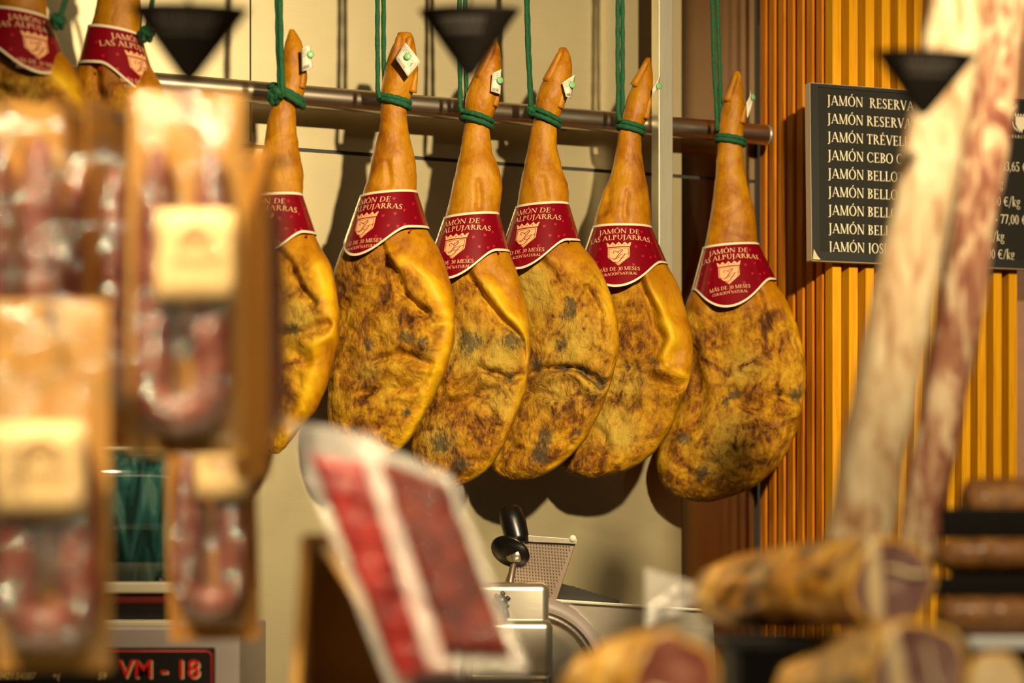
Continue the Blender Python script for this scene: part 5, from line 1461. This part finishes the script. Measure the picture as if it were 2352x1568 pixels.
# stepped tiers, each set back behind the one below
for lip0, lip1, x_, Yk, dep in ((1166, 1236, 2162, 2.960, 0.062), (1322, 1372, 2144, 2.890, 0.066)):
    tier(lip0, lip1, x_, 'tier_lip', M['black_cup'], Yk, Yk + 0.005)
    tier(lip1 - 7, lip1, x_, 'tier', M['black_cup'], Yk + 0.005, Yk + dep)
tier(1464, 1492, 2228, 'pale_tray', M['white_tray'], 2.80, 2.889)
tier(1492, 1633, 2240, 'base', M['black_cup'], 2.81, 2.95)
tier(1240, 1606, 2185, 'back_panel', M['black_cup'], 3.022, 3.03)
tier(1374, 1470, 2160, 'back_panel', M['black_cup'], 2.945, 2.955)
MB().box((0.13, 0.08, 0), (0.155, 0.15, 0.24)).build('upright', M['black_cup'], tr, smooth=False)
fat_sausage('thick brown cured sausage on the top tier of the black stand', (2202, 1166), (2560, 1160), 3.005, 68, 1)
fat_sausage('thick brown cured sausage on the middle tier of the black stand', (2150, 1277), (2560, 1277), 2.920, 41, 2)
fat_sausage('thick brown cured sausage on the lowest tier, above the pale tray', (2150, 1416), (2560, 1416), 2.850, 45, 3)
# small grey card holder at the bottom
gc = empty('card_holder', at(1245, 1580, 2.55)); gc.location.z = CT; tag(gc, 'small grey plastic card holder on the counter, below the slicer', 'card holder')
MB().tube([(0, 0, 0), (0, 0, 0.030)], 0.013, 20).build('clip', M['grey_clip'], gc)
MB().tube([(0, 0, 0), (0, 0, 0.004)], 0.02, 20).build('foot', M['grey_clip'], gc)

# low dark carton under the front pack
cb = at(1092, 1546, 2.45)
tag(MB().box((-0.062, -0.05, 0), (0.062, 0.03, cb.z - CT - 0.002)).build('carton', M['green_dark'], loc=(cb.x, 2.45, CT), smooth=False, bevel=0.002), 'low dark carton under the nearer pack of sliced ham', 'carton')
# ------------------------------------------------------------------ light, world, camera
def lamp(name, loc, target, watts, col, radius, spot=None, blend=0.6):
    d_ = bpy.data.lights.new(name, 'SPOT'); d_.energy = watts; d_.color = col
    d_.shadow_soft_size = radius; d_.spot_size = R(spot or 70); d_.spot_blend = blend
    o = bpy.data.objects.new(name, d_); C.objects.link(o); o.location = loc
    o.rotation_euler = (Vector(target) - Vector(loc)).to_track_quat('-Z', 'Y').to_euler()
    return o
WARM = (1.0, 0.79, 0.47)
lamp('track_spot_and_fill', (0.92, 1.0, 2.90), (0.02, 4.5, 1.98), 900, WARM, 0.06, 42, 1.0)
lamp('track_spot_and_fill', (0.20, 1.9, 2.9), (0.10, 4.6, 0.95), 100, WARM, 0.10, 34, 0.9)  # unseen fill, added to lift the lower wall
lamp('column_spotlight', (1.9, 2.6, 2.75), (1.12, 4.8, 1.95), 115, WARM, 0.06, 36, 0.8)
lamp('counter_fill', (-0.80, 1.35, 2.90), (-0.36, 2.55, 1.55), 270, WARM, 0.05, 36, 0.6)  # overhead fill added to brighten the hanging packs
lamp('counter_fill', (0.70, 1.6, 2.90), (0.50, 2.66, 1.36), 175, WARM, 0.03, 36, 0.6)  # overhead fill added for the cut ham pieces and long sausages
lamp('counter_fill', (0.10, 1.2, 2.85), (-0.10, 2.48, 1.36), 90, WARM, 0.04, 30, 0.7)  # extra fill put in for film glints and the folded card stand
lamp('worktop_fill', (-0.95, 3.0, 2.95), (-0.40, 3.35, 1.3), 75, WARM, 0.05, 52, 0.8)  # unseen fill added for the vacuum machine and the edge-on card
lamp('counter_fill', (-0.45, 2.30, 2.95), (-0.33, 2.62, 1.55), 90, WARM, 0.04, 40, 0.7)  # extra fill put in to light the dark edge-on orange card
sd = bpy.data.lights.new('rail_highlight_strip', 'AREA'); sd.shape = 'RECTANGLE'; sd.size = 2.2; sd.size_y = 0.06; sd.energy = 4; sd.color = WARM  # unseen strip added to draw a long highlight on the rail
so = bpy.data.objects.new('rail_highlight_strip', sd); C.objects.link(so); so.location = (0.1, 2.6, 2.96)
so.rotation_euler = (Vector((0.1, 4.4, 2.2)) - Vector(so.location)).to_track_quat('-Z', 'Y').to_euler()
w = bpy.data.worlds.new('shop_light'); bpy.context.scene.world = w; w.use_nodes = True
bg = w.node_tree.nodes['Background']; bg.inputs[0].default_value = (1.0, 0.80, 0.52, 1); bg.inputs[1].default_value = 0.04

cam = bpy.data.cameras.new('camera'); co = bpy.data.objects.new('camera', cam); C.objects.link(co)
co.location = (0, 0, CZ); co.rotation_euler = (R(90), 0, 0)
cam.lens = 85; cam.sensor_width = 36; cam.shift_y = (YH - 784) / 2352.0
cam.dof.use_dof = True; cam.dof.focus_distance = 4.42; cam.dof.aperture_fstop = 1.9
cam.clip_start = 0.05
sc = bpy.context.scene; sc.camera = co
sc.view_settings.view_transform = 'Standard'; sc.view_settings.look = 'None'
sc.view_settings.gamma = 1.0; sc.view_settings.use_curve_mapping = False
sc.view_settings.exposure = 0.0
sc.cycles.max_bounces = 8; sc.cycles.transparent_max_bounces = 16
sc.cycles.caustics_reflective = False; sc.cycles.caustics_refractive = False
sc.cycles.sample_clamp_indirect = 6.0
